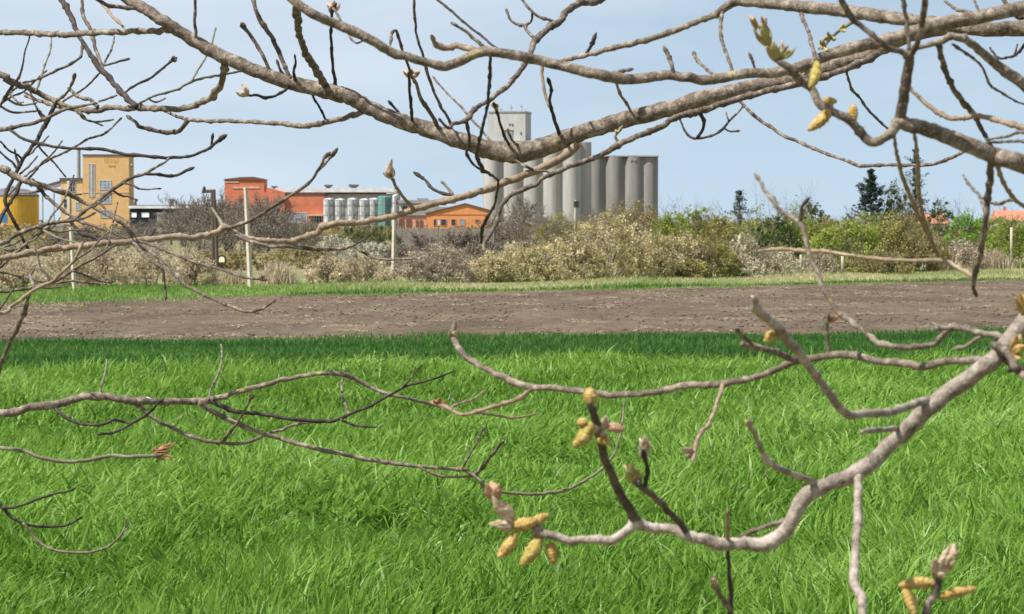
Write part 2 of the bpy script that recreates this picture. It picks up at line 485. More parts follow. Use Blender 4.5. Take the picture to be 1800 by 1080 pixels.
def sticks(P0, P1, r0, r1):
    """three sided tapered sticks"""
    n = len(P0)
    d = P1 - P0; d /= np.maximum(np.linalg.norm(d, axis=1), 1e-6)[:, None]
    ref = np.where(np.abs(d[:, 2:3]) < .9, np.array([[0, 0, 1.0]]), np.array([[1.0, 0, 0]]))
    u = np.cross(d, ref); u /= np.linalg.norm(u, axis=1)[:, None]; v = np.cross(d, u)
    V = []
    for P, r in ((P0, r0), (P1, r1)):
        for k in range(3):
            a = 2 * math.pi * k / 3
            V.append(P + (u * math.cos(a) + v * math.sin(a)) * r[:, None])
    V = np.stack(V, 1).reshape(-1, 3)
    lp = np.array([0, 1, 4, 3, 1, 2, 5, 4, 2, 0, 3, 5], np.int32)
    base = np.arange(n, dtype=np.int32)[:, None]
    return V, (base * 6 + lp[None]).ravel(), np.arange(n * 3, dtype=np.int32) * 4

def twig_net(base, H, Wd, nstem, levels, seed, up=.75, r=.03):
    """branching skeleton filling a bush or crown: returns stick arrays"""
    g = np.random.default_rng(seed)
    P0, P1, A, B = [], [], [], []
    def grow(p, d, L, rad, lev):
        segs = 3
        for s in range(segs):
            d2 = d + g.normal(0, .16, 3) + np.array([0, 0, .05]); d2 /= np.linalg.norm(d2)
            q = p + d2 * L / segs
            P0.append(p); P1.append(q); A.append(rad * (1 - .22 * s)); B.append(rad * (1 - .22 * (s + 1)))
            if lev > 0:
                for _ in range(2 if lev > 1 else 3):
                    e = d2 + g.normal(0, .55, 3) + np.array([0, 0, .12]); e /= np.linalg.norm(e)
                    grow(q, e, L * g.uniform(.42, .66), rad * .5, lev - 1)
            p, d = q, d2
    for i in range(nstem):
        a = g.uniform(0, 6.28); rr = g.uniform(0, .25) * Wd
        p = np.array([base[0] + rr * math.cos(a), base[1] + rr * math.sin(a) * .6, base[2]])
        sp = Wd / max(H, .1) * .75
        d = np.array([math.cos(a) * g.uniform(0, sp), math.sin(a) * g.uniform(0, sp), up]); d /= np.linalg.norm(d)
        grow(p, d, H * g.uniform(.55, .8), r, levels)
    return np.array(P0), np.array(P1), np.array(A), np.array(B)

BARK = lambda name, a, b: surf(name, [(0.3, a), (0.7, b)], 6.0, .95, stretch=(1, 1, .4))
m_stem = BARK('shrub_stem', (0.12, 0.10, 0.075), (0.22, 0.18, 0.135))
m_twig_gray = BARK('bare_twig', (0.135, 0.112, 0.09), (0.235, 0.20, 0.165))
m_twig_tan = BARK('tan_twig', (0.22, 0.17, 0.12), (0.36, 0.29, 0.21))
LEAF = {
    'tan':   leaf_mat('tan_bramble_leaf', [(0, (.27, .215, .14)), (.35, (.50, .41, .27)), (.7, (.66, .56, .39)), (1, (.80, .70, .53))], .45, gloss=.1),
    'beige': leaf_mat('fading_blossom_leaf', [(0, (.16, .16, .055)), (.3, (.38, .33, .15)), (.6, (.61, .51, .30)), (1, (.78, .67, .46))], .42, gloss=.1),
    'olive': leaf_mat('olive_bud_leaf', [(0, (.14, .14, .038)), (.5, (.29, .28, .080)), (1, (.46, .41, .17))], .42, gloss=.1),
    'green': leaf_mat('spring_green_leaf', [(0, (.125, .160, .030)), (.5, (.265, .325, .058)), (1, (.42, .46, .125))], .45, gloss=.15),
    'bright': leaf_mat('bright_green_leaf', [(0, (.10, .19, .025)), (.5, (.19, .34, .045)), (1, (.31, .46, .09))], .45, gloss=.15),
    'dark':  leaf_mat('dark_green_leaf', [(0, (.035, .058, .018)), (.5, (.08, .12, .032)), (1, (.15, .20, .06))], .3, gloss=.15),
    'cream': leaf_mat('cream_blossom', [(0, (.26, .22, .13)), (.4, (.48, .43, .30)), (1, (.72, .67, .52))], .3, gloss=.1),
    'white': leaf_mat('white_blossom', [(0, (.20, .20, .14)), (.4, (.44, .43, .34)), (1, (.66, .65, .55))], .3, gloss=.1),
    'pink':  leaf_mat('pinkish_twig_bud', [(0, (.22, .175, .13)), (.5, (.40, .325, .25)), (1, (.58, .49, .39))], .3, gloss=.1),
    'brown': leaf_mat('brown_bud', [(0, (.14, .115, .05)), (.5, (.28, .235, .10)), (1, (.43, .36, .18))], .35, gloss=.1),
    'gray':  leaf_mat('gray_bud', [(0, (.12, .105, .085)), (.5, (.20, .175, .14)), (1, (.30, .26, .21))], .15, gloss=.05),
}
_seed = [100]
def shrub(px, hw, top, style, label, d=None, dd=0.0, n=2600, leaf=.05, clump=26, stems=True, name='shrub', cat='shrub', group=None,
          squash=1.0, ragged=.35, low=0.0, twigmat=None, levels=2, nstem=7):
    """a bush standing at photo pixel column px, its crown reaching up to pixel row `top`"""
    _seed[0] += 1
    g = np.random.default_rng(_seed[0])
    if d is None:
        x = gx(px, 110.0)
        for _ in range(6):
            dcur = float(bush_line(x)); x = gx(px, dcur)
        d = dcur
    d += dd
    x = gx(px, d); H = hz(top, d); W = hw * d / F
    t = Thing(name, (x, d, 0), label, cat, group)
    # clumps of foliage within an uneven dome
    clump = int(clump * 1.9); C, RR = [], []
    for i in range(clump):
        a = g.uniform(0, 6.28); rr = math.sqrt(g.uniform(0, 1))
        cx, cy = math.cos(a) * rr, math.sin(a) * rr
        hmax = math.sqrt(max(0, 1 - (.92 * rr) ** 2)) * min(1.12, 1 + g.normal(0, ragged * .45))
        z = (g.uniform(.80, 1.0) if i % 3 else g.uniform(low, 1)) * hmax
        C.append((cx * W, cy * W * squash * .8, max(.05, z * .93) * H)); RR.append(g.uniform(.09, .20) * min(W, H) * 1.05)
    for i in range(clump // 3):                              # skirts of the bush, low on the side we see and on its flanks
        a = g.uniform(math.pi * .9, math.pi * 2.1); rr = g.uniform(.6, .95)
        C.append((math.cos(a) * rr * W, math.sin(a) * rr * W * squash * .8, g.uniform(.06, .34) * H)); RR.append(g.uniform(.10, .18) * min(W, H))
    clump = len(C)
    C = np.array(C); RR = np.array(RR)
    idx = g.integers(0, clump, n)
    v = g.normal(0, 1, (n, 3)); v /= np.linalg.norm(v, axis=1)[:, None]
    rad = g.random(n) ** .33
    P = C[idx] + v * (RR[idx] * rad)[:, None]
    nw = n // 9                                              # stray shoots poking out of the outline
    a = g.uniform(0, 6.28, nw); q = np.sqrt(g.random(nw))
    fx = np.cos(a) * q
    P[:nw, 0] = fx * W * 1.02; P[:nw, 1] = np.sin(a) * q * W * .8 * squash
    P[:nw, 2] = H * np.sqrt(np.clip(1 - (.9 * q) ** 2, 0, 1)) * np.clip(np.abs(g.normal(.85, .14, nw)), 0, 1.06)
    P[:, 2] = np.clip(P[:, 2], .04, None)
    rn = np.clip(.5 + g.normal(0, .20, clump)[idx] + g.normal(0, .09, n), 0, 1)
    P += np.array([x, d, 0])
    V, lp, st, rr_ = cards(P, np.full(n, leaf), rn)
    np_obj('crown', V, lp, st, LEAF[style], rr_, t.e, t.loc)
    if stems:
        P0, P1, A, B = twig_net((x, d, 0), H * .95, W, nstem, levels, _seed[0], r=.028)
        V, lp, st = sticks(P0, P1, A, B)
        np_obj('stems', V, lp, st, twigmat or m_stem, None, t.e, t.loc)
    return t

def reeds(px, hw, top, label, dd=0.0, n=900, mat=None, name='reed_clump', cat='reeds', group=None):
    x = gx(px, 110.0)
    for _ in range(6):
        d = float(bush_line(x)); x = gx(px, d)
    d += dd; x = gx(px, d); H = hz(top, d); W = hw * d / F
    X = x + rng.normal(0, .45, n) * W; Y = d + rng.normal(0, .5, n)
    Hh = H * np.clip(rng.normal(.72, .22, n), .2, 1.05) * np.clip(1 - .35 * np.abs((X - x) / W) ** 2, .3, 1)
    X[1::2] = X[0::2][:len(X[1::2])] * .5 + X[1::2] * .5
    o = blades(name, X, Y, np.full(n, -.02), Hh, rng.uniform(.02, .045, n), np.abs(rng.normal(0, .16, n)), rng.uniform(0, 6.28, n), rng.gamma(2, .12, n),
               rng.random(n), mat or m_straw, 3)
    del o['kind']
    return tag(o, label, cat, group)

# --- front hedge, left to right -----------------------------------------------------------------
G1 = 'tan bramble thickets along the verge'
for (px, hw, top, lab) in (
    (-40, 60, 448, 'tan bramble thicket at the extreme left end of the hedge'),
    (30, 62, 446, 'tan bramble thicket under the yellow storage tank'),
    (118, 52, 440, 'tan bramble thicket right behind the shorter leftmost concrete post'),
    (190, 60, 434, 'tan bramble thicket below the ochre brick tower'),
    (262, 62, 431, 'tallest tan bramble thicket, below the dark open shed'),
    (335, 48, 447, 'low tan bramble thicket ending left of the pale marker on the wooden pole')):
    shrub(px, hw, top, 'tan', lab, n=4200, leaf=.042, clump=34, group=G1, ragged=.5, twigmat=m_twig_tan, nstem=12, dd=1.0, name='bramble', cat='bramble')
m_reed = leaf_mat('dry_reed', [(0, (.30, .23, .15)), (1, (.60, .50, .36))], .25, gloss=.1)
reeds(487, 34, 455, 'dry straw-coloured reed clump just right of the tall middle concrete post', dd=2, mat=m_reed, n=1100)
reeds(400, 40, 470, 'thin dry reed clump left of the tall middle concrete post', dd=4, mat=m_reed, n=1000)
G2 = 'tan scrub around the right concrete post'
for (px, hw, top, st, lab) in (
    (575, 42, 452, 'tan', 'tan scrub bush midway between the two right concrete posts'),
    (640, 48, 446, 'tan', 'tan scrub bush just left of the right concrete post'),
    (733, 44, 446, 'pink', 'thin grey-pink scrub bush just right of the right concrete post'),
    (792, 46, 436, 'pink', 'grey-pink scrub bush in front of the grey plank fence end')):
    shrub(px, hw, top, st, lab, n=3000, leaf=.042, clump=28, group=G2, ragged=.5, twigmat=m_twig_tan, nstem=12, dd=1.2)
for (px, hw, top, st, lab, nn) in (
    (862, 50, 444, 'beige', 'low beige-olive blossom bush at the left foot of the big blossom hedge', 4200),
    (925, 62, 430, 'beige', 'beige-olive blossom bush below the tall silo bank', 5200),
    (1000, 66, 411, 'beige', 'beige blossom bush between the tall silos and the highest blossom bush', 5600),
    (1072, 78, 372, 'beige', 'highest beige blossom bush, below the low silo bank', 7600),
    (1140, 58, 408, 'beige', 'beige blossom bush below the right edge of the low silo bank', 5000),
    (1192, 50, 410, 'beige', 'beige blossom bush where the hedge turns green', 4200)):
    shrub(px, hw, top, st, lab, n=nn, leaf=.052, clump=44, ragged=.4, dd=1.5, name='blossom_shrub', group='beige blossom bushes in the middle of the hedge', nstem=9)
shrub(1248, 52, 422, 'olive', 'olive green bush left of the cream blossom tuft', n=4200, leaf=.055, clump=36, dd=1.0)
shrub(1205, 44, 452, 'olive', 'low olive bush at the verge below the turning hedge', n=2600, leaf=.05, clump=26, dd=.3)
shrub(1308, 30, 408, 'cream', 'upright cream blossom tuft rising from the hedge', n=2400, leaf=.055, clump=20, dd=1.5, twigmat=m_twig_tan, name='blossom_shrub')
shrub(1300, 46, 447, 'cream', 'low cream twiggy bush at the foot of the cream blossom tuft', n=1700, leaf=.05, clump=26, dd=.2, twigmat=m_twig_tan, nstem=14)
shrub(1362, 52, 434, 'cream', 'cream twiggy bush right of the cream blossom tuft', n=2300, leaf=.05, clump=30, dd=.2, twigmat=m_twig_tan, nstem=14)
shrub(1436, 40, 446, 'pink', 'grey-pink twiggy bush between the first two fence posts', n=1900, leaf=.05, clump=24, dd=1.0, twigmat=m_twig_tan, nstem=12)
shrub(1490, 66, 388, 'green', 'broad spring green bush behind the second fence post', n=6500, leaf=.065, clump=44, dd=6)
shrub(1565, 62, 376, 'olive', 'tall olive bush below the dark spruce', n=6800, leaf=.065, clump=44, dd=5)
shrub(1610, 62, 400, 'brown', 'brown budding bush right of the tall olive bush', n=5600, leaf=.055, clump=40, dd=2.5, nstem=12)
shrub(1540, 70, 440, 'brown', 'low brown bush at the verge between the right fence posts', n=3600, leaf=.05, clump=30, dd=1.5, nstem=12)
shrub(1688, 46, 424, 'pink', 'pale twiggy bush below the bright green bush', n=2400, leaf=.055, clump=26, dd=2, twigmat=m_twig_tan, nstem=14)
reeds(1660, 40, 445, 'dry reed clump below the brown budding bush', dd=1, mat=m_reed, n=500)
reeds(1735, 48, 432, 'dry reed clump at the verge near the right edge of the view', dd=2, mat=m_reed, n=1300)
shrub(1700, 44, 372, 'bright', 'bright green bush in front of the red tiled house roof', n=4600, leaf=.07, clump=34, dd=16)
shrub(1778, 50, 384, 'green', 'spring green bush at the right edge below the far tiled roof', n=5200, leaf=.065, clump=36, dd=7)
shrub(1860, 60, 380, 'green', 'spring green bush just past the right edge of the view', n=4200, leaf=.065, clump=36, dd=7)

# --- second row: taller scrub and trees behind ---------------------------------------------------
GB = 'green scrub trees behind the hedge'
for (px, hw, top, d, st, lab) in (
    (1125, 45, 356, 220, 'brown', 'brownish scrub tree against the right foot of the low silo bank'),
    (1090, 36, 356, 260, 'brown', 'brown green scrub tree just under the low silo bank'),
    (1180, 44, 378, 190, 'green', 'green scrub tree right of the low silo bank'),
    (1222, 40, 363, 200, 'green', 'taller green scrub tree between the silos and the small ragged conifer'),
    (1268, 42, 382, 175, 'olive', 'olive scrub tree left of the small ragged conifer'),
    (1318, 46, 384, 180, 'green', 'green scrub tree under the small ragged conifer'),
    (1365, 44, 380, 170, 'dark', 'dark green scrub tree right of the cream blossom tuft'),
    (1408, 44, 376, 190, 'green', 'green scrub tree in front of the round dark tree'),
    (1450, 40, 384, 200, 'olive', 'olive scrub tree between the round dark tree and the spruce'),
    (1520, 50, 378, 210, 'green', 'green scrub tree at the foot of the dark spruce'),
    (1600, 50, 380, 220, 'olive', 'olive scrub tree at the foot of the tall narrow pine'),
    (1745, 46, 378, 230, 'green', 'green scrub tree between the two red tiled roofs'),
    (1830, 50, 374, 230, 'green', 'green scrub tree beyond the right edge')):
    shrub(px, hw, top, st, lab, d=d, n=4200, leaf=.085, clump=34, group=GB, ragged=.55, name='scrub_tree', cat='tree')
for (px, hw, top, d, lab) in (
    (1245, 22, 352, 215, 'thin wispy sapling above the scrub left of the small ragged conifer'),
    (1335, 20, 350, 215, 'thin wispy sapling right of the small ragged conifer'),
    (1362, 20, 346, 220, 'thin wispy sapling above the dark green scrub'),
    (1400, 18, 344, 225, 'thin wispy sapling left of the round dark tree'),
    (1182, 18, 360, 215, 'thin wispy sapling beside the low silo bank')):
    shrub(px, hw, top, 'green', lab, d=d, n=500, leaf=.07, clump=16, group='wispy saplings above the scrub', name='sapling', cat='tree', ragged=.7, nstem=3)
shrub(1425, 28, 353, 'dark', 'round dark evergreen tree on the skyline', d=330, n=3000, leaf=.14, clump=26, name='evergreen_tree', cat='tree', ragged=.3)
shrub(1655, 28, 352, 'dark', 'dark evergreen tree just above the red tiled house roof', d=420, n=2600, leaf=.16, clump=24, name='evergreen_tree', cat='tree', ragged=.3)
shrub(1572, 16, 318, 'dark', 'slim dark green tree between the spruce and the tall narrow pine', d=350, n=4600, leaf=.15, clump=26, name='evergreen_tree', cat='tree', ragged=.3)
shrub(1592, 12, 326, 'dark', 'short slim dark tree touching the tall narrow pine', d=355, n=2000, leaf=.14, clump=22, name='evergreen_tree', cat='tree', ragged=.3)

def conifer(px, hw, top, d, label, n=2600, whorls=16, ragged=.2, name='spruce', leaf=.20, taper=.8, first=.12):
    _seed[0] += 1
    g = np.random.default_rng(_seed[0])
    x = gx(px, d); H = hz(top, d); W = hw * d / F
    t = Thing(name, (x, d, 0), label, 'tree')
    t.part('trunk', tube([Vector((x, d, 0)), Vector((x, d, H * .5)), Vector((x, d, H * .98))], [.16, .09, .02], 6), m_stem)
    P, Q0, Q1 = [], [], []
    for k in range(whorls):
        z = first + (1 - first) * (k + .5) / whorls
        L = W * (1 - z) ** taper * (1 + g.normal(0, ragged))
        for b in range(9):
            a = 6.28 * b / 9 + g.uniform(0, 1); l = max(.15, L * g.uniform(.5, 1.2))
            Q0.append((x, d, z * H)); Q1.append((x + math.cos(a) * l, d + math.sin(a) * l, z * H - l * .12 + l * .05))
            m = max(6, int(n / whorls / 9))
            s = g.random(m) ** .5
            z = min(.985, max(first, (first + (1 - first) * (k + .5) / whorls) + g.normal(0, .38 / whorls)))
            P.append(np.stack([x + math.cos(a) * l * s + g.normal(0, .12, m), d + math.sin(a) * l * s + g.normal(0, .12, m),
                               z * H - l * .22 * s + l * .42 * s ** 3 + g.normal(0, .10, m)], 1))
    P = np.concatenate(P)
    V, lp, st, rr = cards(P, np.full(len(P), leaf), np.clip(g.normal(.4, .2, len(P)), 0, 1), asp=.32)
    np_obj('crown', V, lp, st, m_needle, rr, t.e, t.loc)
    V, lp, st = sticks(np.array(Q0), np.array(Q1), np.full(len(Q0), .04), np.full(len(Q0), .012))
    np_obj('limbs', V, lp, st, m_stem, None, t.e, t.loc)
    return t
m_needle = leaf_mat('conifer_needles', [(0, (.016, .030, .020)), (.5, (.032, .055, .034)), (1, (.065, .095, .055))], .1, gloss=.1)
conifer(1531, 58, 298, 350, 'broad dark spruce standing on the skyline', n=9000, whorls=14, taper=.80, ragged=.30, leaf=.18)
conifer(1609, 20, 262, 350, 'tall narrow ragged pine taller than the spruce', n=4200, whorls=19, ragged=.75, name='pine_tree', taper=.5, leaf=.16)
conifer(1300, 36, 336, 300, 'small ragged conifer above the green scrub', n=1800, whorls=8, ragged=.75, name='ragged_conifer', leaf=.14)

# bare grey trees and bushes in front of the red factory and silos
def bare(px, hw, top, d, label, nstem=3, levels=3, r=.09, group='bare grey trees', haze=2200, name='bare_tree', style='gray'):
    _seed[0] += 1
    x = gx(px, d); H = hz(top, d); W = hw * d / F
    t = Thing(name, (x, d, 0), label, 'tree', group)
    P0, P1, A, B = twig_net((x, d, 0), H * .8, W * .8, nstem, levels, _seed[0], up=.95, r=r)
    # keep the crown inside the outline the photo shows
    zmax = max(P1[:, 2].max(), .1); k = H / zmax
    P0[:, 2] *= k; P1[:, 2] *= k
    wx = max(np.percentile(np.abs(P1[:, 0] - x), 97), .1); kx = W / wx
    for P in (P0, P1):
        P[:, 0] = x + (P[:, 0] - x) * kx; P[:, 1] = d + (P[:, 1] - d) * kx
    main = A > r * .4
    V, lp, st = sticks(P0[main], P1[main], A[main], B[main]); np_obj('trunk', V, lp, st, m_twig_gray, None, t.e, t.loc)
    V, lp, st = sticks(P0[~main], P1[~main], np.maximum(A[~main], .026), np.maximum(B[~main], .017)); np_obj('crown', V, lp, st, m_twig_gray, None, t.e, t.loc)
    if haze:
        g = np.random.default_rng(_seed[0]); i = g.integers(0, len(P1), haze)
        V, lp, st, rr = cards(P1[i] + g.normal(0, .12, (haze, 3)), np.full(haze, .05), g.random(haze))
        np_obj('buds', V, lp, st, LEAF[style], rr, t.e, t.loc)
    return t
for (px, hw, top, d, lab, nst) in (
    (302, 30, 368, 330, 'bare grey tree at the right end of the dark open shed', 4),
    (322, 44, 336, 300, 'spreading bare grey tree between the shed and the wooden pole', 6),
    (354, 36, 340, 260, 'bare grey tree just left of the wooden pole', 7),
    (400, 44, 326, 240, 'dense bare grey tree in front of the red factory tower', 15),
    (452, 44, 334, 230, 'dense bare grey tree right of the middle concrete post', 14),
    (492, 30, 362, 250, 'bare grey tree against the red factory wall', 5),
    (540, 30, 378, 240, 'low bare grey tree under the red factory windows', 5),
    (238, 36, 382, 300, 'low bare grey tree at the foot of the ochre tower', 5),
    (160, 40, 392, 230, 'low bare grey tree in front of the ochre tower door', 5),
    (95, 36, 396, 230, 'low bare grey tree between the yellow tank and the tower', 5),
    (922, 38, 340, 260, 'tall bare grey tree in front of the tall silo bank', 3),
    (966, 36, 368, 240, 'low bare grey tree under the tall silo bank', 5),
    (880, 32, 372, 250, 'low bare grey tree beside the orange building', 5),
    (775, 44, 402, 170, 'low bare grey-pink bush over the plank fence', 6),
    (832, 36, 398, 175, 'low bare grey-pink bush right of the plank fence', 6)):
    bare(px, hw, top, d, lab, nst)
for (px, hw, top, d, st, lab) in (
    (330, 70, 378, 210, 'gray', 'grey thicket behind the bramble left of the wooden pole'),
    (420, 60, 362, 205, 'gray', 'grey thicket behind the middle concrete post'),
    (500, 55, 372, 205, 'gray', 'grey thicket in front of the red factory wall'),
    (230, 60, 402, 205, 'gray', 'grey thicket at the foot of the ochre tower'),
    (130, 70, 410, 200, 'gray', 'grey thicket under the ochre tower annex'),
    (30, 70, 412, 200, 'brown', 'brown thicket under the yellow storage tank'),
    (920, 50, 384, 215, 'gray', 'grey thicket at the foot of the tall silo bank'),
    (985, 44, 376, 210, 'olive', 'olive thicket at the foot of the tall silo bank'),
    (1045, 40, 372, 240, 'gray', 'grey thicket between the two silo banks')):
    shrub(px, hw, top, st, lab, d=d, n=3600, leaf=.06, clump=34, group='thickets in front of the factory', ragged=.6, name='thicket', twigmat=m_twig_gray, nstem=10)
for (px, hw, top, d, st, lab, dn) in (
    (430, 80, 442, 135, 'brown', 'olive brown bank bush behind the pale marker', 4200),
    (530, 70, 432, 140, 'brown', 'olive brown bank bush below the red factory windows', 4000),
    (360, 50, 446, 130, 'brown', 'olive brown bank bush left of the wooden pole foot', 2800),
    (628, 36, 396, 190, 'dark', 'dark green bush under the white tanks', 3400),
    (672, 36, 398, 185, 'dark', 'dark green bush behind the right concrete post', 3400),
    (590, 36, 414, 160, 'white', 'whitish blossom bush under the white tanks', 3000),
    (650, 40, 426, 150, 'white', 'whitish blossom bush left of the right concrete post', 3000),
    (700, 40, 430, 150, 'gray', 'grey bush in front of the plank fence', 2600),
    (770, 50, 428, 140, 'pink', 'grey-pink bush below the orange building', 2800),
    (850, 44, 422, 150, 'gray', 'grey bush at the corner of the orange building', 2800),
    (530, 30, 396, 210, 'dark', 'dark green bush under the red factory window band', 2200)):
    shrub(px, hw, top, st, lab, d=d, n=dn, leaf=.06, clump=32, ragged=.5, nstem=8)
# far scrub closing the horizon: one mass nobody could count
n = 60000
x = rng.uniform(-260, 320, n); y = rng.uniform(420, 900, n)
top = 2.4 + 1.6 * snoise(x * .05, y * .01, 71) + 1.2 * snoise(x * .3, y * .05, 72)
z = np.clip(top, .6, 9) * rng.random(n)
V, lp, st, rr = cards(np.stack([x, y, z], 1), np.full(n, .55), np.clip(rng.normal(.35, .2, n), 0, 1))
tag(np_obj('far_scrub', V, lp, st, LEAF['brown'], rr), 'far brown scrub along the horizon behind the hedge', 'scrub', kind='stuff')

# ------------------------------------------------------------------ posts, poles, fence
m_conc = surf('weathered_concrete', [(.3, (.44, .38, .30)), (.7, (.60, .53, .43))], 4, .9, bump=.3)
m_wood = surf('weathered_wood', [(.3, (.055, .042, .033)), (.7, (.11, .088, .068))], 8, .9, stretch=(1, 1, .1))
m_pale = plain('pale_post_wood', (.42, .37, .29), .9)
m_black = plain('black_metal', (.03, .03, .03), .6)
m_lampwhite = plain('pale_yellow_enamel', (.85, .80, .55), .5)
GP = 'white concrete posts along the verge'
def post(px0, py0, px1, py1, wpx, label):
    d = depth_y(py0); a, b = at(px0, py0, d), at(px1, py1, d)
    t = Thing('concrete_post', (a.x, d, 0), label, 'post', GP)
    r = wpx * d / F / 2
    def prism(p, q, r0, r1):
        V, Fc = tube([p, p.lerp(q, .5), q], [r0, (r0 + r1) / 2, r1], 4)
        return V, Fc
    foot = Vector((a.x, d, -.2))
    t.part('shaft', prism(foot, b, r * 1.15, r * .9), m_conc)
    t.part('cap', prism(b + Vector((0, 0, .006)), b + Vector((0, 0, .05)), r * 1.1, r * 1.0), m_conc)
post(132, 514, 125, 403, 8, 'leaning white concrete post leftmost of the three')
post(441, 506, 432, 333, 8.5, 'tallest white concrete post, leaning left in front of the red factory')
post(691, 499, 693, 384, 7.5, 'upright white concrete post rightmost of the three')
GF = 'short pale fence posts along the right verge'
for px, t0, b0, lab in ((1408, 448, 486, 'short pale fence post in the cream twiggy bush'), (1481, 450, 485, 'short pale fence post before the broad green bush'),
                        (1552, 459, 482, 'shortest pale fence post before the low brown bush'), (1778, 400, 474, 'tall pale post at the right edge of the verge')):
    d = depth_y(b0); a, b = at(px, b0, d), at(px, t0, d)
    o = tag(mesh_obj('fence_post', *tube([Vector((a.x, d, -.1)), a.lerp(b, .6), b], [.075, .07, .06], 7, .2, px), m_pale, smooth=True), lab, 'post', GF)

d = 125.0
t = Thing('wooden_pole', (gx(377, d), d, 0), 'dark wooden double pole with a crossarm left of the middle concrete post', 'utility pole')
t.part('mast', tube([Vector((gx(376, d), d, -.2)), at(375, 400, d), at(373, 335, d)], [.11, .10, .08], 8), m_wood)
t.part('brace', tube([Vector((gx(383, d), d - .3, -.2)), at(380, 410, d - .2), at(376, 337, d - .1)], [.10, .09, .075], 8), m_wood)
t.part('crossarm', tube([at(355, 337, d), at(366, 336.5, d), at(379, 336, d)], [.08, .08, .08], 6), m_wood)
ins = at(359, 332, d); t.part('insulator', lathe(ins.x, ins.y, [(.05, ins.z - .1), (.09, ins.z), (.03, ins.z + .12)], 10), m_black)
d = 118.0
c = at(390, 456, d)
t = Thing('trackside_marker', (c.x, d, 0), 'pale yellow domed marker with a dark rim beside the wooden pole', 'marker')
r = .13
pr = [(c.x + r * 1.35 * math.cos(a), c.z + r * 1.5 * math.sin(a)) for a in [math.pi * k / 14 for k in range(15)]] + [(c.x - r * 1.35, c.z - .16), (c.x + r * 1.35, c.z - .16)]
def prism_y(pts, y0, y1):
    n = len(pts); V = [(x, y0, z) for x, z in pts] + [(x, y1, z) for x, z in pts]
    return V, [tuple(range(n)), tuple(range(n, 2 * n))[::-1]] + [(i, n + i, n + (i + 1) % n, (i + 1) % n) for i in range(n)]
t.part('housing', prism_y(pr, d, d + .22), m_black)
t.part('face', prism_y([(c.x + (x - c.x) * .72, c.z - .02 + (z - c.z) * .70) for x, z in pr], d - .03, d - .002), m_lampwhite)
t.part('stand', tube([Vector((c.x, d + .1, -.1)), Vector((c.x, d + .1, c.z * .5)), Vector((c.x, d + .1, c.z - .17))], [.03, .03, .03], 6), m_wood)
d = 240.0
t = Thing('wooden_pole', (gx(471, d), d, 0), 'thin dark pole in front of the red factory wall', 'utility pole')
t.part('mast', tube([Vector((gx(472, d), d, 0)), at(471, 390, d), at(469, 350, d)], [.16, .15, .12], 8), m_wood)
t.part('cap', tube([at(469, 349.5, d), at(469, 348.5, d), at(469, 347, d)], [.17, .15, .05], 8), m_wood)
d = 420.0
t = Thing('transformer_pole', (gx(1012, d), d, 0), 'pale utility pole with a dark transformer box before the tall silos', 'utility pole')
t.part('mast', tube([Vector((gx(1011, d), d, 0)), at(1011, 380, d), at(1012, 352, d)], [.2, .18, .14], 8), m_conc)
t.part('transformer', pbox(1009, 1018, 354, 365, d - 1.2, .9), m_black)
# ------------------------------------------------------------------ factory and silos
m_silo_a = surf('pale_silo_concrete', [(.3, (.345, .335, .315)), (.7, (.42, .41, .385))], .12, .95, stretch=(1, 1, .25), second=(.5, [(.35, (.78, .77, .76)), (.6, (1, 1, 1))], .8, (1, 1, .08)))
m_silo_b = surf('grey_silo_concrete', [(.3, (.245, .235, .22)), (.7, (.30, .29, .275))], .12, .95, stretch=(1, 1, .25), second=(.5, [(.35, (.76, .75, .74)), (.6, (1, 1, 1))], .9, (1, 1, .08)))
m_head = surf('headhouse_concrete', [(.3, (.40, .40, .385)), (.7, (.50, .495, .475))], .15, .95, second=(.5, [(.35, (.8, .8, .8)), (.6, (1, 1, 1))], .7, (1, 1, .1)))
m_glass = plain('dark_window_glass', (.035, .045, .055), .25, spec=.5)
m_blueglass = plain('bluish_window_glass', (.22, .28, .36), .3, spec=.5)
m_frame = plain('light_window_frame', (.55, .53, .5), .7)
m_ochre = surf('ochre_brick', [(.3, (.56, .35, .155)), (.7, (.66, .43, .205))], .7, .95, second=(2.5, [(.3, (.8, .78, .75)), (.6, (1, 1, 1))], .6, (1, 1, 3)))
m_ochre2 = plain('ochre_render', (.60, .42, .22), .9)
m_yellow = surf('yellow_tank_paint', [(.3, (.60, .34, .05)), (.7, (.72, .43, .07))], .4, .6, second=(.6, [(.3, (.75, .72, .7)), (.6, (1, 1, 1))], .5, (1, 1, .15)))
m_tankroof = plain('blue_grey_tank_roof', (.115, .11, .13), .7)
m_blue = plain('blue_panel', (.05, .17, .36), .6)
m_red = surf('red_brick', [(.3, (.48, .155, .09)), (.7, (.60, .21, .125))], .5, .95, second=(2.0, [(.3, (.78, .78, .78)), (.6, (1, 1, 1))], .6, (1, 1, 3)))
m_orange = surf('orange_brick', [(.3, (.60, .245, .09)), (.7, (.70, .31, .125))], .5, .95, second=(2.0, [(.3, (.8, .8, .8)), (.6, (1, 1, 1))], .6, (1, 1, 3)))
m_pinkwall = plain('pink_render', (.52, .27, .20), .9)
m_band = plain('cream_band', (.58, .36, .25), .9)
m_roofw = plain('pale_sheet_roof', (.60, .60, .60), .7)
m_roofg = plain('grey_sheet_roof', (.30, .29, .28), .8)
m_roofd = plain('dark_roof', (.10, .09, .085), .8)
m_roofr = surf('red_tile_roof', [(.3, (.42, .16, .10)), (.7, (.55, .24, .16))], .6, .9, second=(3, [(.3, (.75, .75, .75)), (.6, (1, 1, 1))], .7, (4, 1, 1)))
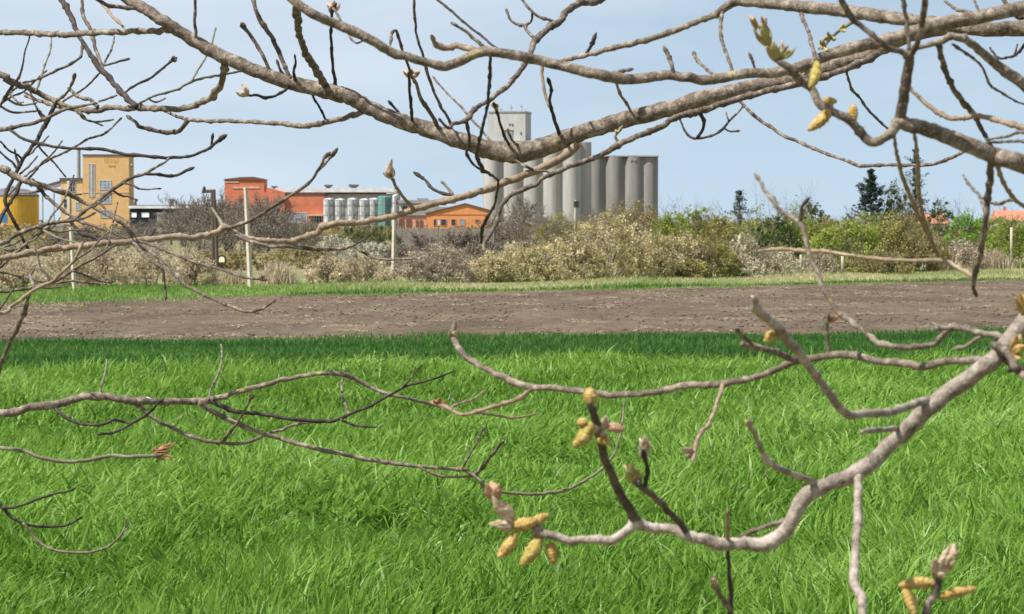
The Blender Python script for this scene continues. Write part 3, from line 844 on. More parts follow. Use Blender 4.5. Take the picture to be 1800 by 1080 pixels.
m_white = surf('white_tank_paint', [(.3, (.40, .41, .41)), (.7, (.60, .61, .60))], .5, .5, second=(.9, [(.40, (.42, .43, .42)), (.55, (1, 1, 1))], .9, (1, 1, .5)))
m_rear = plain('pale_grey_pink_wall', (.44, .39, .37), .9)
m_teal = surf('teal_tank_paint', [(.3, (.07, .20, .17)), (.7, (.12, .29, .25))], .5, .6)
m_violet = plain('violet_panel', (.25, .20, .50), .7)
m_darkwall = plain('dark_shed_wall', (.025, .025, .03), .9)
m_cream = plain('cream_wall', (.62, .56, .47), .9)
m_steel = plain('grey_steel', (.25, .25, .26), .6)
m_rust = plain('rusty_brown', (.14, .075, .05), .9)
m_fence = surf('grey_planks', [(.3, (.19, .165, .15)), (.7, (.27, .24, .22))], 3, .9, stretch=(6, 1, .1))
m_trace = plain('faded_red_paint', (.40, .17, .08), .9)
m_lit = plain('white_daylight_pane', (.85, .86, .85), .6)  # white colour stands in for daylight seen through the shed openings

def window(t, px0, px1, py0, py1, d, parent, glass=m_blueglass, cols=2, rows=2, frame=m_frame, name='window'):
    """frame standing proud of the wall with recessed looking panes and glazing bars"""
    x0, x1, z0, z1 = gx(px0, d), gx(px1, d), hz(py1, d), hz(py0, d)
    b = .12 * min(x1 - x0, z1 - z0) ** .5 * .7
    fr = [box(x0, x1, d - .14, d - .004, z0, z0 + b), box(x0, x1, d - .14, d - .004, z1 - b, z1), box(x0, x0 + b, d - .14, d - .004, z0 + b, z1 - b), box(x1 - b, x1, d - .14, d - .004, z0 + b, z1 - b)]
    for i in range(1, cols):
        xm = x0 + (x1 - x0) * i / cols; fr.append(box(xm - b * .4, xm + b * .4, d - .12, d - .062, z0 + b, z1 - b))
    for i in range(1, rows):
        zm = z0 + (z1 - z0) * i / rows; fr.append(box(x0 + b, x1 - b, d - .10, d - .064, zm - b * .35, zm + b * .35))
    w_ = t.part(name, join(*fr), frame, parent)
    t.part('pane', box(x0 + b, x1 - b, d - .058, d - .006, z0 + b, z1 - b), glass, w_)
    return w_

# --- tall silo bank -------------------------------------------------------------------------------
d = 950.0; q = d / F
t = Thing('grain_silo', (gx(935, d), d, 0), 'tall pale concrete grain silo bank with a square headhouse tower', 'grain silo')
rad = 17.4 * q
for i, pc in enumerate((1004.5, 970, 935.5, 901, 866)):
    cx = gx(pc, d); top = hz(251, d)
    t.part('silo_cell', lathe(cx, d + rad, [(rad, 0), (rad, top)], 40), m_silo_a, smooth=False)
for pc in (1022, 987, 953, 918, 884):
    cx = gx(pc, d) + .3; top = hz(249, d)
    t.part('silo_cell', lathe(cx, d + rad * 2.72, [(rad, 0), (rad, top)], 40), m_silo_a)
t.part('link_wall', box(gx(866, d), gx(1004.5, d), d + rad * .50, d + rad * .8, 0, hz(251.5, d)), m_silo_a)
t.part('roof_slab', join(pbox(850, 1021, 247.6, 250.8, d + .6, rad * 1.9, hz(250.8, d)), ), m_roofg)
hd = d + 3.0
A = math.radians(-9)
x0, x1 = gx(864, hd), gx(929, hd); cxy = ((x0 + x1) / 2, hd + 7)
hh = t.part('headhouse', rot_z(box(x0, x1, hd, hd + 14, hz(250, hd) - 6, hz(198, hd)), cxy, A), m_head)
t.part('parapet', rot_z(box(x0 - .25, x1 + .25, hd - .25, hd + 14.25, hz(198, hd) + .01, hz(195.6, hd)), cxy, A), m_roofg, hh)
def hw_(px0, px1, py0, py1, nm, mt):
    return t.part(nm, rot_z(box(gx(px0, hd), gx(px1, hd), hd - .2, hd - .01, hz(py1, hd), hz(py0, hd)), cxy, A), mt, hh)
hw_(891, 908, 229, 231, 'lintel', m_roofd); hw_(891, 894, 231.2, 248, 'jamb', m_roofd); hw_(894.3, 907, 231.2, 248, 'shutter', m_steel)
for px, py in ((900, 217.5), (905, 218), (920, 233)): hw_(px, px + 2.6, py, py + 3, 'vent_opening', m_roofd)
t.part('stair_shaft', pbox(857, 866.5, 203, 250, hd + 4, 6, hz(250, hd)), m_head, hh)
for px, py, pw in ((880, 186, .12), (899, 183, .16), (917, 181, .12), (924, 190, .10)):
    p = at(px, 196, hd + 5); zt = hz(py, hd)
    an = t.part('antenna', tube([Vector((p.x, p.y, hz(197, hd))), Vector((p.x, p.y, zt))], [pw, pw * .6], 6), m_steel)
    t.part('aerial_arm', box(p.x - .55, p.x + .55, p.y - .1, p.y + .1, zt - 1.3, zt - 1.0), m_steel, an)
# --- low silo bank --------------------------------------------------------------------------------
d2 = 985.0; q2 = d2 / F
t = Thing('grain_silo', (gx(1100, d2), d2, 0), 'lower grey concrete grain silo bank right of the tall one', 'grain silo')
rad = 16.9 * q2
for pc in (1046.5, 1080.5, 1114, 1141):
    t.part('silo_cell', lathe(gx(pc, d2), d2 + rad + (1.2 if pc == 1141 else 0), [(rad, 0), (rad, hz(276, d2))], 40), m_silo_b)
for pc in (1063, 1097, 1130):
    t.part('silo_cell', lathe(gx(pc, d2), d2 + rad * 2.7, [(rad, 0), (rad, hz(277, d2))], 40), m_silo_b)
t.part('link_wall', box(gx(1046.5, d2), gx(1141, d2), d2 + rad * .50, d2 + rad * .8, 0, hz(276.5, d2)), m_silo_b)
t.part('roof_slab', pbox(1034, 1158, 273.5, 275.6, d2 + .5, rad * 3.2, hz(275.6, d2)), m_roofg)
t.part('vent_opening', pbox(1108, 1111, 280, 283, d2 - .2, .6, hz(283, d2)), m_steel); t.part('vent_opening', pbox(1114, 1118, 279, 283, d2 - .2, .6, hz(283, d2)), m_steel)

# --- ochre tower ----------------------------------------------------------------------------------
d = 700.0
t = Thing('ochre_tower', (gx(185, d), d, 0), 'tall ochre brick factory tower with a slit window and a lower annex', 'factory tower')
wl = t.part('wall', pbox(146, 227, 274, 420, d, 9, 0), m_ochre)
t.part('roof', pbox(145, 228, 271.5, 273.9, d - .2, 9.4, hz(273.9, d)), m_roofd)
window(t, 175, 196, 317, 334, d, t.e, cols=3, rows=3)
window(t, 175, 196, 341, 358, d, t.e, cols=3, rows=3)
window(t, 176, 196, 369, 383, d, t.e, cols=3, rows=2)
window(t, 156, 167, 288, 346, d, t.e, glass=m_steel, cols=3, rows=1, name='slit_window')
t.part('pilaster', pbox(160.4, 162.2, 287, 288, d - .2, .055, hz(348, d)), m_frame)
fr = []
random.seed(3)
px = 184
for k in range(7):
    wv = random.uniform(1.6, 3.4); fr.append(pbox(px, px + .8, 278 + random.random(), 286, d - .03, .026, hz(286, d)))
    if k % 2: fr.append(pbox(px + .85, px + wv, 285.2, 286, d - .03, .026, hz(286, d)))
    px += wv + 1.5
fr += [pbox(192 + k * 3.2, 194 + k * 3.2, 291, 294 + (k % 2), d - .03, .026, hz(294.5 + (k % 2), d)) for k in range(4)]
t.part('faded_lettering', join(*fr), m_trace)
t.part('string_course', pbox(146, 227, 338, 339.2, d - .12, .118, hz(339.2, d)), m_ochre2)
an = t.part('annex', pbox(107, 145.7, 318, 420, d + .3, 8, 0), m_ochre2)
t.part('annex_roof', pbox(105, 145.6, 313, 317.8, d, 8.4, hz(317.8, d)), m_roofd)
window(t, 124, 133, 318.5, 338, d + .3, t.e, glass=m_glass, cols=2, rows=2); window(t, 133, 142, 356, 370, d + .3, t.e, cols=2, rows=2)
window(t, 112, 119, 350, 366, d + .3, t.e, glass=m_glass, cols=1, rows=2)
t.part('bay', pbox(118, 122.5, 316, 372, d + .0, .29, 0), m_cream)
c = at(138.5, 320, d + 1.0)
ch = t.part('chimney', lathe(c.x, c.y, [(.52, hz(316, d)), (.5, hz(262, d))], 16), m_steel)
t.part('chimney_cap', lathe(c.x, c.y, [(.62, hz(261.8, d)), (.62, hz(259.5, d))], 16), m_roofd, ch)
p = at(229, 291, d); t.part('lamp', lathe(p.x + .3, p.y + .5, [(.2, p.z - .4), (.45, p.z), (.2, p.z + .5)], 10), m_steel)
# conveyor bridge to the annex
t = Thing('conveyor_bridge', (gx(60, 705), 704, 0), 'grey roofed conveyor bridge running from the yellow tank to the ochre annex', 'conveyor')
a, b = at(64, 330, 705), at(106, 318, 705)
def slab(a, b, w_, h_): 
    V = []
    for p in (a, b):
        for dy, dz in ((0, 0), (w_, 0), (w_, h_), (0, h_)): V.append((p.x, p.y + dy, p.z + dz))
    return V, [(0, 1, 2, 3), (7, 6, 5, 4), (0, 4, 5, 1), (1, 5, 6, 2), (2, 6, 7, 3), (3, 7, 4, 0)]
t.part('gallery', slab(a - Vector((0, 0, 1.4)), b - Vector((0, 0, 1.4)), 2.0, 1.2), m_steel)
t.part('roof', slab(a - Vector((0, .15, .19)), b - Vector((0, .15, .19)), 2.3, .25), m_roofd)
for px in (74, 94): t.part('leg', tube([Vector((gx(px, 705), 706, 0)), at(px, 334 - (px - 64) * .28, 705) + Vector((0, 1, -.4))], [.18, .14], 6), m_steel)
# --- yellow storage tank --------------------------------------------------------------------------
d = 690.0; q = d / F
t = Thing('storage_tank', (gx(22, d), d, 0), 'big yellow storage tank with a grey conical roof and a blue panel', 'storage tank')
r = 46.5 * q; c = at(22, 400, d + r)
t.part('shell', lathe(c.x, c.y, [(r, 0), (r, hz(343, d))], 48), m_yellow)
t.part('rim', lathe(c.x, c.y, [(r + .12, hz(345, d)), (r + .12, hz(342.8, d))], 48), m_tankroof)
t.part('roof', lathe(c.x, c.y, [(r + .05, hz(342.7, d)), (r * .9, hz(338.5, d)), (r * .6, hz(333, d)), (r * .3, hz(330.4, d)), (r * .05, hz(329.6, d))], 48), m_tankroof)
t.part('hatch', lathe(c.x, c.y, [(r * .07, hz(330, d)), (r * .07, hz(327, d)), (r * .02, hz(326, d))], 14), m_steel)
pan = [(c.x + (r + .06) * math.cos(a), c.y + (r + .06) * math.sin(a)) for a in [R(195) + k * R(75) / 10 for k in range(11)]]
V = [(x, y, hz(392, d)) for x, y in pan] + [(x, y, hz(376, d)) for x, y in pan]
t.part('panel', (V, [(i, i + 1, 12 + i, 11 + i) for i in range(10)]), m_blue)
t.part('base_ring', lathe(c.x, c.y, [(r + .3, 0), (r + .3, hz(396, d))], 48), m_pinkwall)
# --- dark open shed -------------------------------------------------------------------------------
d = 640.0
t = Thing('open_shed', (gx(280, d), d, 0), 'long dark open shed with a white roof edge and bright openings', 'shed')
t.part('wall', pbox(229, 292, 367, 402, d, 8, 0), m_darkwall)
t.part('roof', pbox(226, 360, 362, 366.8, d - .4, 9, hz(366.8, d)), m_roofw)
t.part('ridge', pbox(226, 360, 360.6, 361.9, d + 2, 4, hz(361.9, d)), m_roofd)
t.part('rear_wall', pbox(293, 358, 367, 402, d + 3, 5, 0), m_roofg)
for a, b in ((230, 241), (248, 263)): window(t, a, b, 373, 383, d, t.e, glass=m_lit, cols=1, rows=1, frame=m_black)
t.part('lean_to', join(pbox(276, 292, 374, 377, d - 3, 2.9, hz(377, d)), pbox(276, 292, 377.1, 402, d - 2.7, 2.6, 0)), m_roofg)
t.part('vent_cowl', join(pbox(297, 306, 350, 353, d + 2.5, 1.6, hz(353, d)), pbox(299, 304.5, 353.1, 360.5, d + 2.7, 1.1, hz(360.5, d))), m_roofd)
t.part('exhaust', tube([at(238, 361, d + 3), at(238, 355, d + 3), at(240.5, 350, d + 3)], [.35, .3, .42], 8), m_rust)
# --- red factory ----------------------------------------------------------------------------------
d = 780.0
t = Thing('red_factory', (gx(480, d), d, 0), 'long red brick factory with a raised square tower and a pale roof', 'factory')
t.part('wall', pbox(395, 478, 338, 420, d, 12, 0), m_red)
def gable(px0, px1, pe, pr_, d, dep, pm=None):
    pm = pm or (px0 + px1) / 2
    return prism_y([(gx(px0, d), hz(pe, d)), (gx(px1, d), hz(pe, d)), (gx(pm, d), hz(pr_, d))], d, d + dep)
tw = t.part('tower', join(pbox(395, 465, 317, 337.9, d + .2, 9, hz(337.9, d))), m_red)
t.part('tower_roof', prism_y([(gx(393, d), hz(316.9, d)), (gx(466.5, d), hz(316.9, d)), (gx(464, d), hz(314.5, d)), (gx(446, d), hz(311, d)), (gx(424, d), hz(311.5, d)), (gx(394, d), hz(315, d))], d - .1, d + 9.5), m_rust, tw)
t.part('cream_band', pbox(396, 420, 319, 321.5, d + .05, .14, hz(321.5, d)), m_band, tw)
t.part('cream_band', pbox(409, 456, 328.5, 331.5, d + .05, .14, hz(331.5, d)), m_band, tw)
t.part('connecting_wing', prism_y([(gx(465.5, d), hz(338, d)), (gx(500, d), hz(338, d)), (gx(478, d), hz(331.5, d)), (gx(465.5, d), hz(330, d))], d + .5, d + 9), m_red)
hall = t.part('hall', pbox(478.2, 570, 341, 420, d + .6, 14, 0), m_red)
t.part('front_block', pbox(477, 500, 338.2, 402, d - .6, .58, 0), m_red, hall)
t.part('rear_hall', pbox(570.2, 700, 341, 420, d + 3, 12, 0), m_rear)
t.part('eaves_band', pbox(500.5, 572, 338.4, 340.8, d + .3, 12, hz(340.8, d)), m_roofd)
t.part('roof', prism_y([(gx(478, d), hz(338.2, d)), (gx(694, d), hz(338.2, d)), (gx(676, d), hz(330, d)), (gx(480, d), hz(331.5, d))], d + 1.4, d + 14), m_roofw)
t.part('rear_eaves', pbox(572.2, 676, 338.5, 341, d + 2.5, 12, hz(341, d)), m_rust)
for a, b, c_, e in ((570, 584, 325, 328), (613, 630, 324.5, 328), (477, 487, 327.5, 329.5)):
    v = t.part('roof_vent', pbox(a, b, c_, e, d + 4, 2.5, hz(e, d)), m_roofd)
    t.part('vent_neck', pbox(a + 3, b - 3, e + .05, 332, d + 4.4, 1.6, hz(332.5, d)), m_roofd, v)
window(t, 502, 540, 374, 392, d + .6, t.e, cols=9, rows=2, name='window_band')
window(t, 546, 566, 378, 392, d + .6, t.e, glass=m_glass, cols=4, rows=2, name='window_band')
t.part('awning', pbox(541, 570, 377, 380, d - 1, 1.55, hz(380, d)), m_band)
# --- tanks in front of it -------------------------------------------------------------------------
d = 760.0; q = d / F
def tank(px, hwp, top, d, mat, label, dome=3.0, group=None, band=None):
    r = hwp * d / F; c = at(px, 400, d + r)
    t = Thing('process_tank', (c.x, c.y, 0), label, 'tank', group)
    zt = hz(top + dome, d)
    t.part('shell', lathe(c.x, c.y, [(r, 0), (r, zt)], 24), mat, smooth=False)
    t.part('dome', lathe(c.x, c.y, [(r * 1.03, zt + .01), (r * .9, zt + .3), (r * .55, zt + dome * d / F * .8), (r * .1, zt + dome * d / F)], 24), mat, smooth=False)
    t.part('hoop', lathe(c.x, c.y, [(r + .07, zt * .55), (r + .07, zt * .55 + .25)], 24), band or m_steel)
    t.part('hoop', lathe(c.x, c.y, [(r + .07, zt * .82), (r + .07, zt * .82 + .25)], 24), band or m_steel)
    t.part('ladder', box(c.x - .25, c.x + .25, c.y - r - .22, c.y - r - .02, 1, zt), m_steel)
GT = 'white process tanks before the red factory'
for i, (px, lab) in enumerate(((578, 'white domed process tank leftmost in the row before the red factory'), (598, 'second white domed process tank from the red wall'),
                               (620, 'middle white domed process tank of the row'), (641, 'fourth white domed process tank from the red wall'),
                               (658, 'white domed process tank next to the teal tank'))):
    tank(px, 9.4, 348 + (i % 2), d, m_white, lab, group=GT)
tank(676, 11.5, 345, d - 6, m_teal, 'wide teal green process tank at the end of the white row', dome=2)
tank(695, 5.2, 342, d - 8, m_white, 'slim white process tank right of the teal tank', band=m_violet)
t = Thing('dome_tank', (gx(690, 800), 812, 0), 'large pale dome rising behind the teal tank', 'tank')
c = at(690, 400, 812); r = 14 * 800 / F
t.part('shell', lathe(c.x, c.y, [(r, 0), (r, hz(341, 800))], 24), m_roofw)
t.part('dome', lathe(c.x, c.y, [(r, hz(341, 800) + .01), (r * .85, hz(335, 800)), (r * .5, hz(331, 800)), (r * .1, hz(330, 800))], 24), m_roofg)
# --- pale block and orange building ---------------------------------------------------------------
d = 745.0
t = Thing('beige_block', (gx(715, d), d, 0), 'small beige block with a grey flat roof behind the orange building', 'building')
t.part('wall', pbox(702, 770, 358, 420, d + 20, 9, 0), m_cream)
t.part('roof', pbox(700, 800, 352, 357.8, d + 19, 11, hz(357.8, d + 19)), m_roofg)
t.part('skylight', pbox(733, 752, 348.6, 351.8, d + 22, 4, hz(351.8, d + 22)), m_steel)
window(t, 707, 717, 362, 372, d + 20, t.e, glass=m_glass)
d = 720.0
t = Thing('orange_building', (gx(805, d), d, 0), 'low orange brick gabled building beside the tall silos', 'building')
t.part('wall', prism_y([(gx(750, d), 0), (gx(862, d), 0), (gx(862, d), hz(371, d)), (gx(818, d), hz(359, d)), (gx(750, d), hz(376, d))], d, d + 14), m_orange)
def roofline(pts, d0, d1, th):
    up = [(gx(a, d), hz(b, d)) for a, b in pts]; return prism_y([(x, z + .02) for x, z in up] + [(x, z + th) for x, z in reversed(up)], d0, d1)
t.part('roof', roofline([(748, 376.5), (818, 359), (864, 371.6)], d - .35, d + 14.5, .28), m_rust)
t.part('side_roof', prism_y([(gx(722, d), hz(378, d)), (gx(749.5, d), hz(378, d)), (gx(800, d), hz(364, d)), (gx(722, d), hz(362, d))], d + 15, d + 22), m_roofg)
for a, b, g_ in ((762, 767, m_glass), (768, 774, m_frame), (775, 785, m_glass), (793, 801, m_glass), (808, 817, m_blueglass), (835, 843, m_glass), (849, 855, m_glass)):
    window(t, a, b, 385.5 if a < 830 else 386, 397 if a < 830 else 391, d, t.e, glass=g_, frame=m_pinkwall, cols=1, rows=1)
t.part('sill_band', pbox(752, 860, 377, 378, d - .1, .096, hz(378, d)), m_trace)
wg = t.part('wing', pbox(700, 749.8, 379, 420, d + 1, 10, 0), m_pinkwall)
t.part('wing_roof', pbox(698, 749.8, 375.5, 378.8, d + .6, 10.8, hz(378.8, d)), m_roofg)
for a, b in ((701, 710), (714, 723), (731, 735), (738, 743)):
    t.part('door', pbox(a, b, 386 if a < 725 else 387, 399, d + .8, .19, hz(399, d)), m_rust, wg)
# --- plank fence, low walls, houses ---------------------------------------------------------------
d = 190.0
t = Thing('plank_fence', (gx(770, d), d, 0), 'weathered grey plank fence below the orange building', 'fence')
pl = []
x = gx(690, d); x1 = gx(868, d); k = 0
while x < x1:
    h = hz(402, d) + random.uniform(-.06, .06); pl.append(box(x, x + .13, d + (k % 2) * .012, d + .03 + (k % 2) * .012, 0.05, h)); x += .145; k += 1
t.part('planks', join(*pl), m_fence)
t.part('rails', join(box(gx(690, d), x1, d + .05, d + .11, .5, .6), box(gx(690, d), x1, d + .05, d + .11, 1.5, 1.6)), m_wood)
for px in range(695, 870, 43): t.part('post', box(gx(px, d), gx(px, d) + .12, d + .115, d + .23, 0, hz(401, d)), m_wood)
d = 560.0
t = Thing('low_building', (gx(92, d), d, 0), 'low cream shed with a red brown end between the tank and the tower', 'shed')
t.part('wall', pbox(88, 110, 398, 420, d, 6, 0), m_cream); t.part('end_wall', pbox(74, 87.8, 400, 420, d - .3, 6, 0), m_red)
t.part('roof', pbox(72, 112, 394.5, 397.8, d - .5, 7, hz(397.8, d)), m_roofg)
for (px0, px1, pe, pr_, d, lab) in ((1596, 1668, 394, 375, 460, 'house with a red tiled roof below the dark evergreen'), (1752, 1822, 388, 370, 470, 'house with a red tiled roof at the right edge')):
    t = Thing('tiled_house', (gx((px0 + px1) / 2, d), d, 0), lab, 'house', 'tiled houses behind the hedge')
    x0, x1, ze, zr = gx(px0, d), gx(px1, d), hz(pe, d), hz(pr_, d)
    t.part('wall', box(x0 + .3, x1 - .3, d + .4, d + 7.6, 0, ze), m_cream)
    V = [(x0, d, ze + .01), (x1, d, ze + .01), (x1, d + 8, ze + .01), (x0, d + 8, ze + .01), (x0 + .2, d + 4, zr), (x1 - .2, d + 4, zr)]
    rf = t.part('roof', (V, [(0, 1, 5, 4), (2, 3, 4, 5), (1, 2, 5), (3, 0, 4), (0, 3, 2, 1)]), m_roofr)
    t.part('chimney', box(x0 + 2.0, x0 + 2.6, d + 4.5, d + 5.1, zr - 1, zr + .7), m_red, rf)
    window(t, px0 + 12, px0 + 22, pe + 4, pe + 16, d + .4, t.e, glass=m_glass); window(t, px1 - 22, px1 - 12, pe + 4, pe + 16, d + .4, t.e, glass=m_glass)
# ------------------------------------------------------------------ foreground walnut trees
def bark_mat(name, lo, mid, hi, lich=0.0, flake=60):
    m, nt, out = mat_new(name)
    v = coords(nt)
    n1 = noise_node(nt, flake, 6, v, .65, .4)
    c = ramp(nt, [(.30, lo), (.50, mid), (.72, hi)], n1.outputs[0]).outputs[0]
    n2 = noise_node(nt, 9, 3, v)
    c = mix(nt, c, ramp(nt, [(.35, (.68, .66, .63)), (.65, (1, 1, 1))], n2.outputs[0]).outputs[0], .7, 'MULTIPLY')
    if lich:
        n3 = noise_node(nt, 14, 4, v, .6)
        c = mix(nt, c, (.33, .29, .07), ramp(nt, [(.66, (0, 0, 0)), (.72, (lich,) * 3)], n3.outputs[0]).outputs[0])
    vo = nt.nodes.new('ShaderNodeTexVoronoi'); vo.inputs['Scale'].default_value = 300      # pale lenticels
    nt.links.new(v, vo.inputs['Vector'])
    c = mix(nt, c, tuple(min(.7, x * 1.45) for x in hi), ramp(nt, [(.12, (.45,) * 3), (.26, (0,) * 3)], vo.outputs['Distance']).outputs[0])
    n4 = noise_node(nt, flake * 2.6, 6, v, .7, 1.2)                                             # fine dark cracks
    c = mix(nt, c, ramp(nt, [(.36, (.35, .33, .31)), (.46, (1, 1, 1))], n4.outputs[0]).outputs[0], .8, 'MULTIPLY')
    b = nt.nodes.new('ShaderNodeBsdfPrincipled'); nt.links.new(c, b.inputs['Base Color'])
    b.inputs['Roughness'].default_value = .78; b.inputs['Specular IOR Level'].default_value = .25
    nb = noise_node(nt, flake * 2.2, 5, v)
    bp = nt.nodes.new('ShaderNodeBump'); bp.inputs['Strength'].default_value = .6; bp.inputs['Distance'].default_value = .004
    nt.links.new(nb.outputs[0], bp.inputs['Height']); nt.links.new(bp.outputs[0], b.inputs['Normal'])
    nt.links.new(b.outputs[0], out.inputs[0])
    return m
m_bark = bark_mat('walnut_bark', (.060, .046, .034), (.165, .132, .102), (.42, .36, .295), .8)
m_barkp = bark_mat('pale_young_bark', (.12, .094, .077), (.285, .238, .20), (.52, .46, .41), .35)
m_twd = bark_mat('backlit_dark_twig_bark', (.026, .020, .017), (.046, .037, .031), (.10, .082, .068))  # dark young bark, with the near-black backlit look of the twigs put into its colour
m_twb = bark_mat('brown_twig_bark', (.050, .038, .030), (.115, .090, .070), (.38, .32, .265), .3)
m_twt = bark_mat('tan_twig_bark', (.17, .125, .085), (.28, .21, .145), (.40, .32, .23))
m_twg = bark_mat('greenish_twig_bark', (.10, .10, .06), (.17, .16, .105), (.27, .25, .18), .3)
m_twm = bark_mat('dark_shoot_bark', (.042, .033, .027), (.088, .070, .056), (.19, .155, .125))
MB = {'m': m_twm, 'b': m_bark, 'p': m_barkp, 'd': m_twd, 'w': m_twb, 't': m_twt, 'g': m_twg}
def soft_mat(name, stops, scale, bump=.5):
    return surf(name, stops, scale, .75, bump=bump, bscale=scale * 3, spec=.2, bdist=.002)
m_catkin = soft_mat('catkin_yellow', [(.30, (.22, .125, .03)), (.5, (.40, .27, .085)), (.7, (.54, .41, .17))], 150, 1.0)
m_catkin_o = soft_mat('catkin_olive', [(.30, (.17, .115, .025)), (.5, (.34, .27, .07)), (.7, (.48, .40, .14))], 150, 1.0)
m_bud = soft_mat('bud_scale', [(.32, (.24, .16, .10)), (.5, (.43, .335, .225)), (.68, (.60, .52, .41))], 120, 1.0)
m_budleaf = soft_mat('opening_leaf', [(.30, (.22, .13, .07)), (.5, (.32, .28, .10)), (.7, (.42, .39, .18))], 90, 1.0)
m_budpink = soft_mat('pinkish_leaf_tip', [(.30, (.26, .14, .08)), (.7, (.47, .31, .20))], 110, 1.0)
m_budrust = soft_mat('rusty_leaflet', [(.30, (.22, .10, .05)), (.7, (.38, .21, .11))], 60)
m_buddark = soft_mat('dark_bud', [(.3, (.045, .036, .03)), (.7, (.10, .08, .065))], 60)

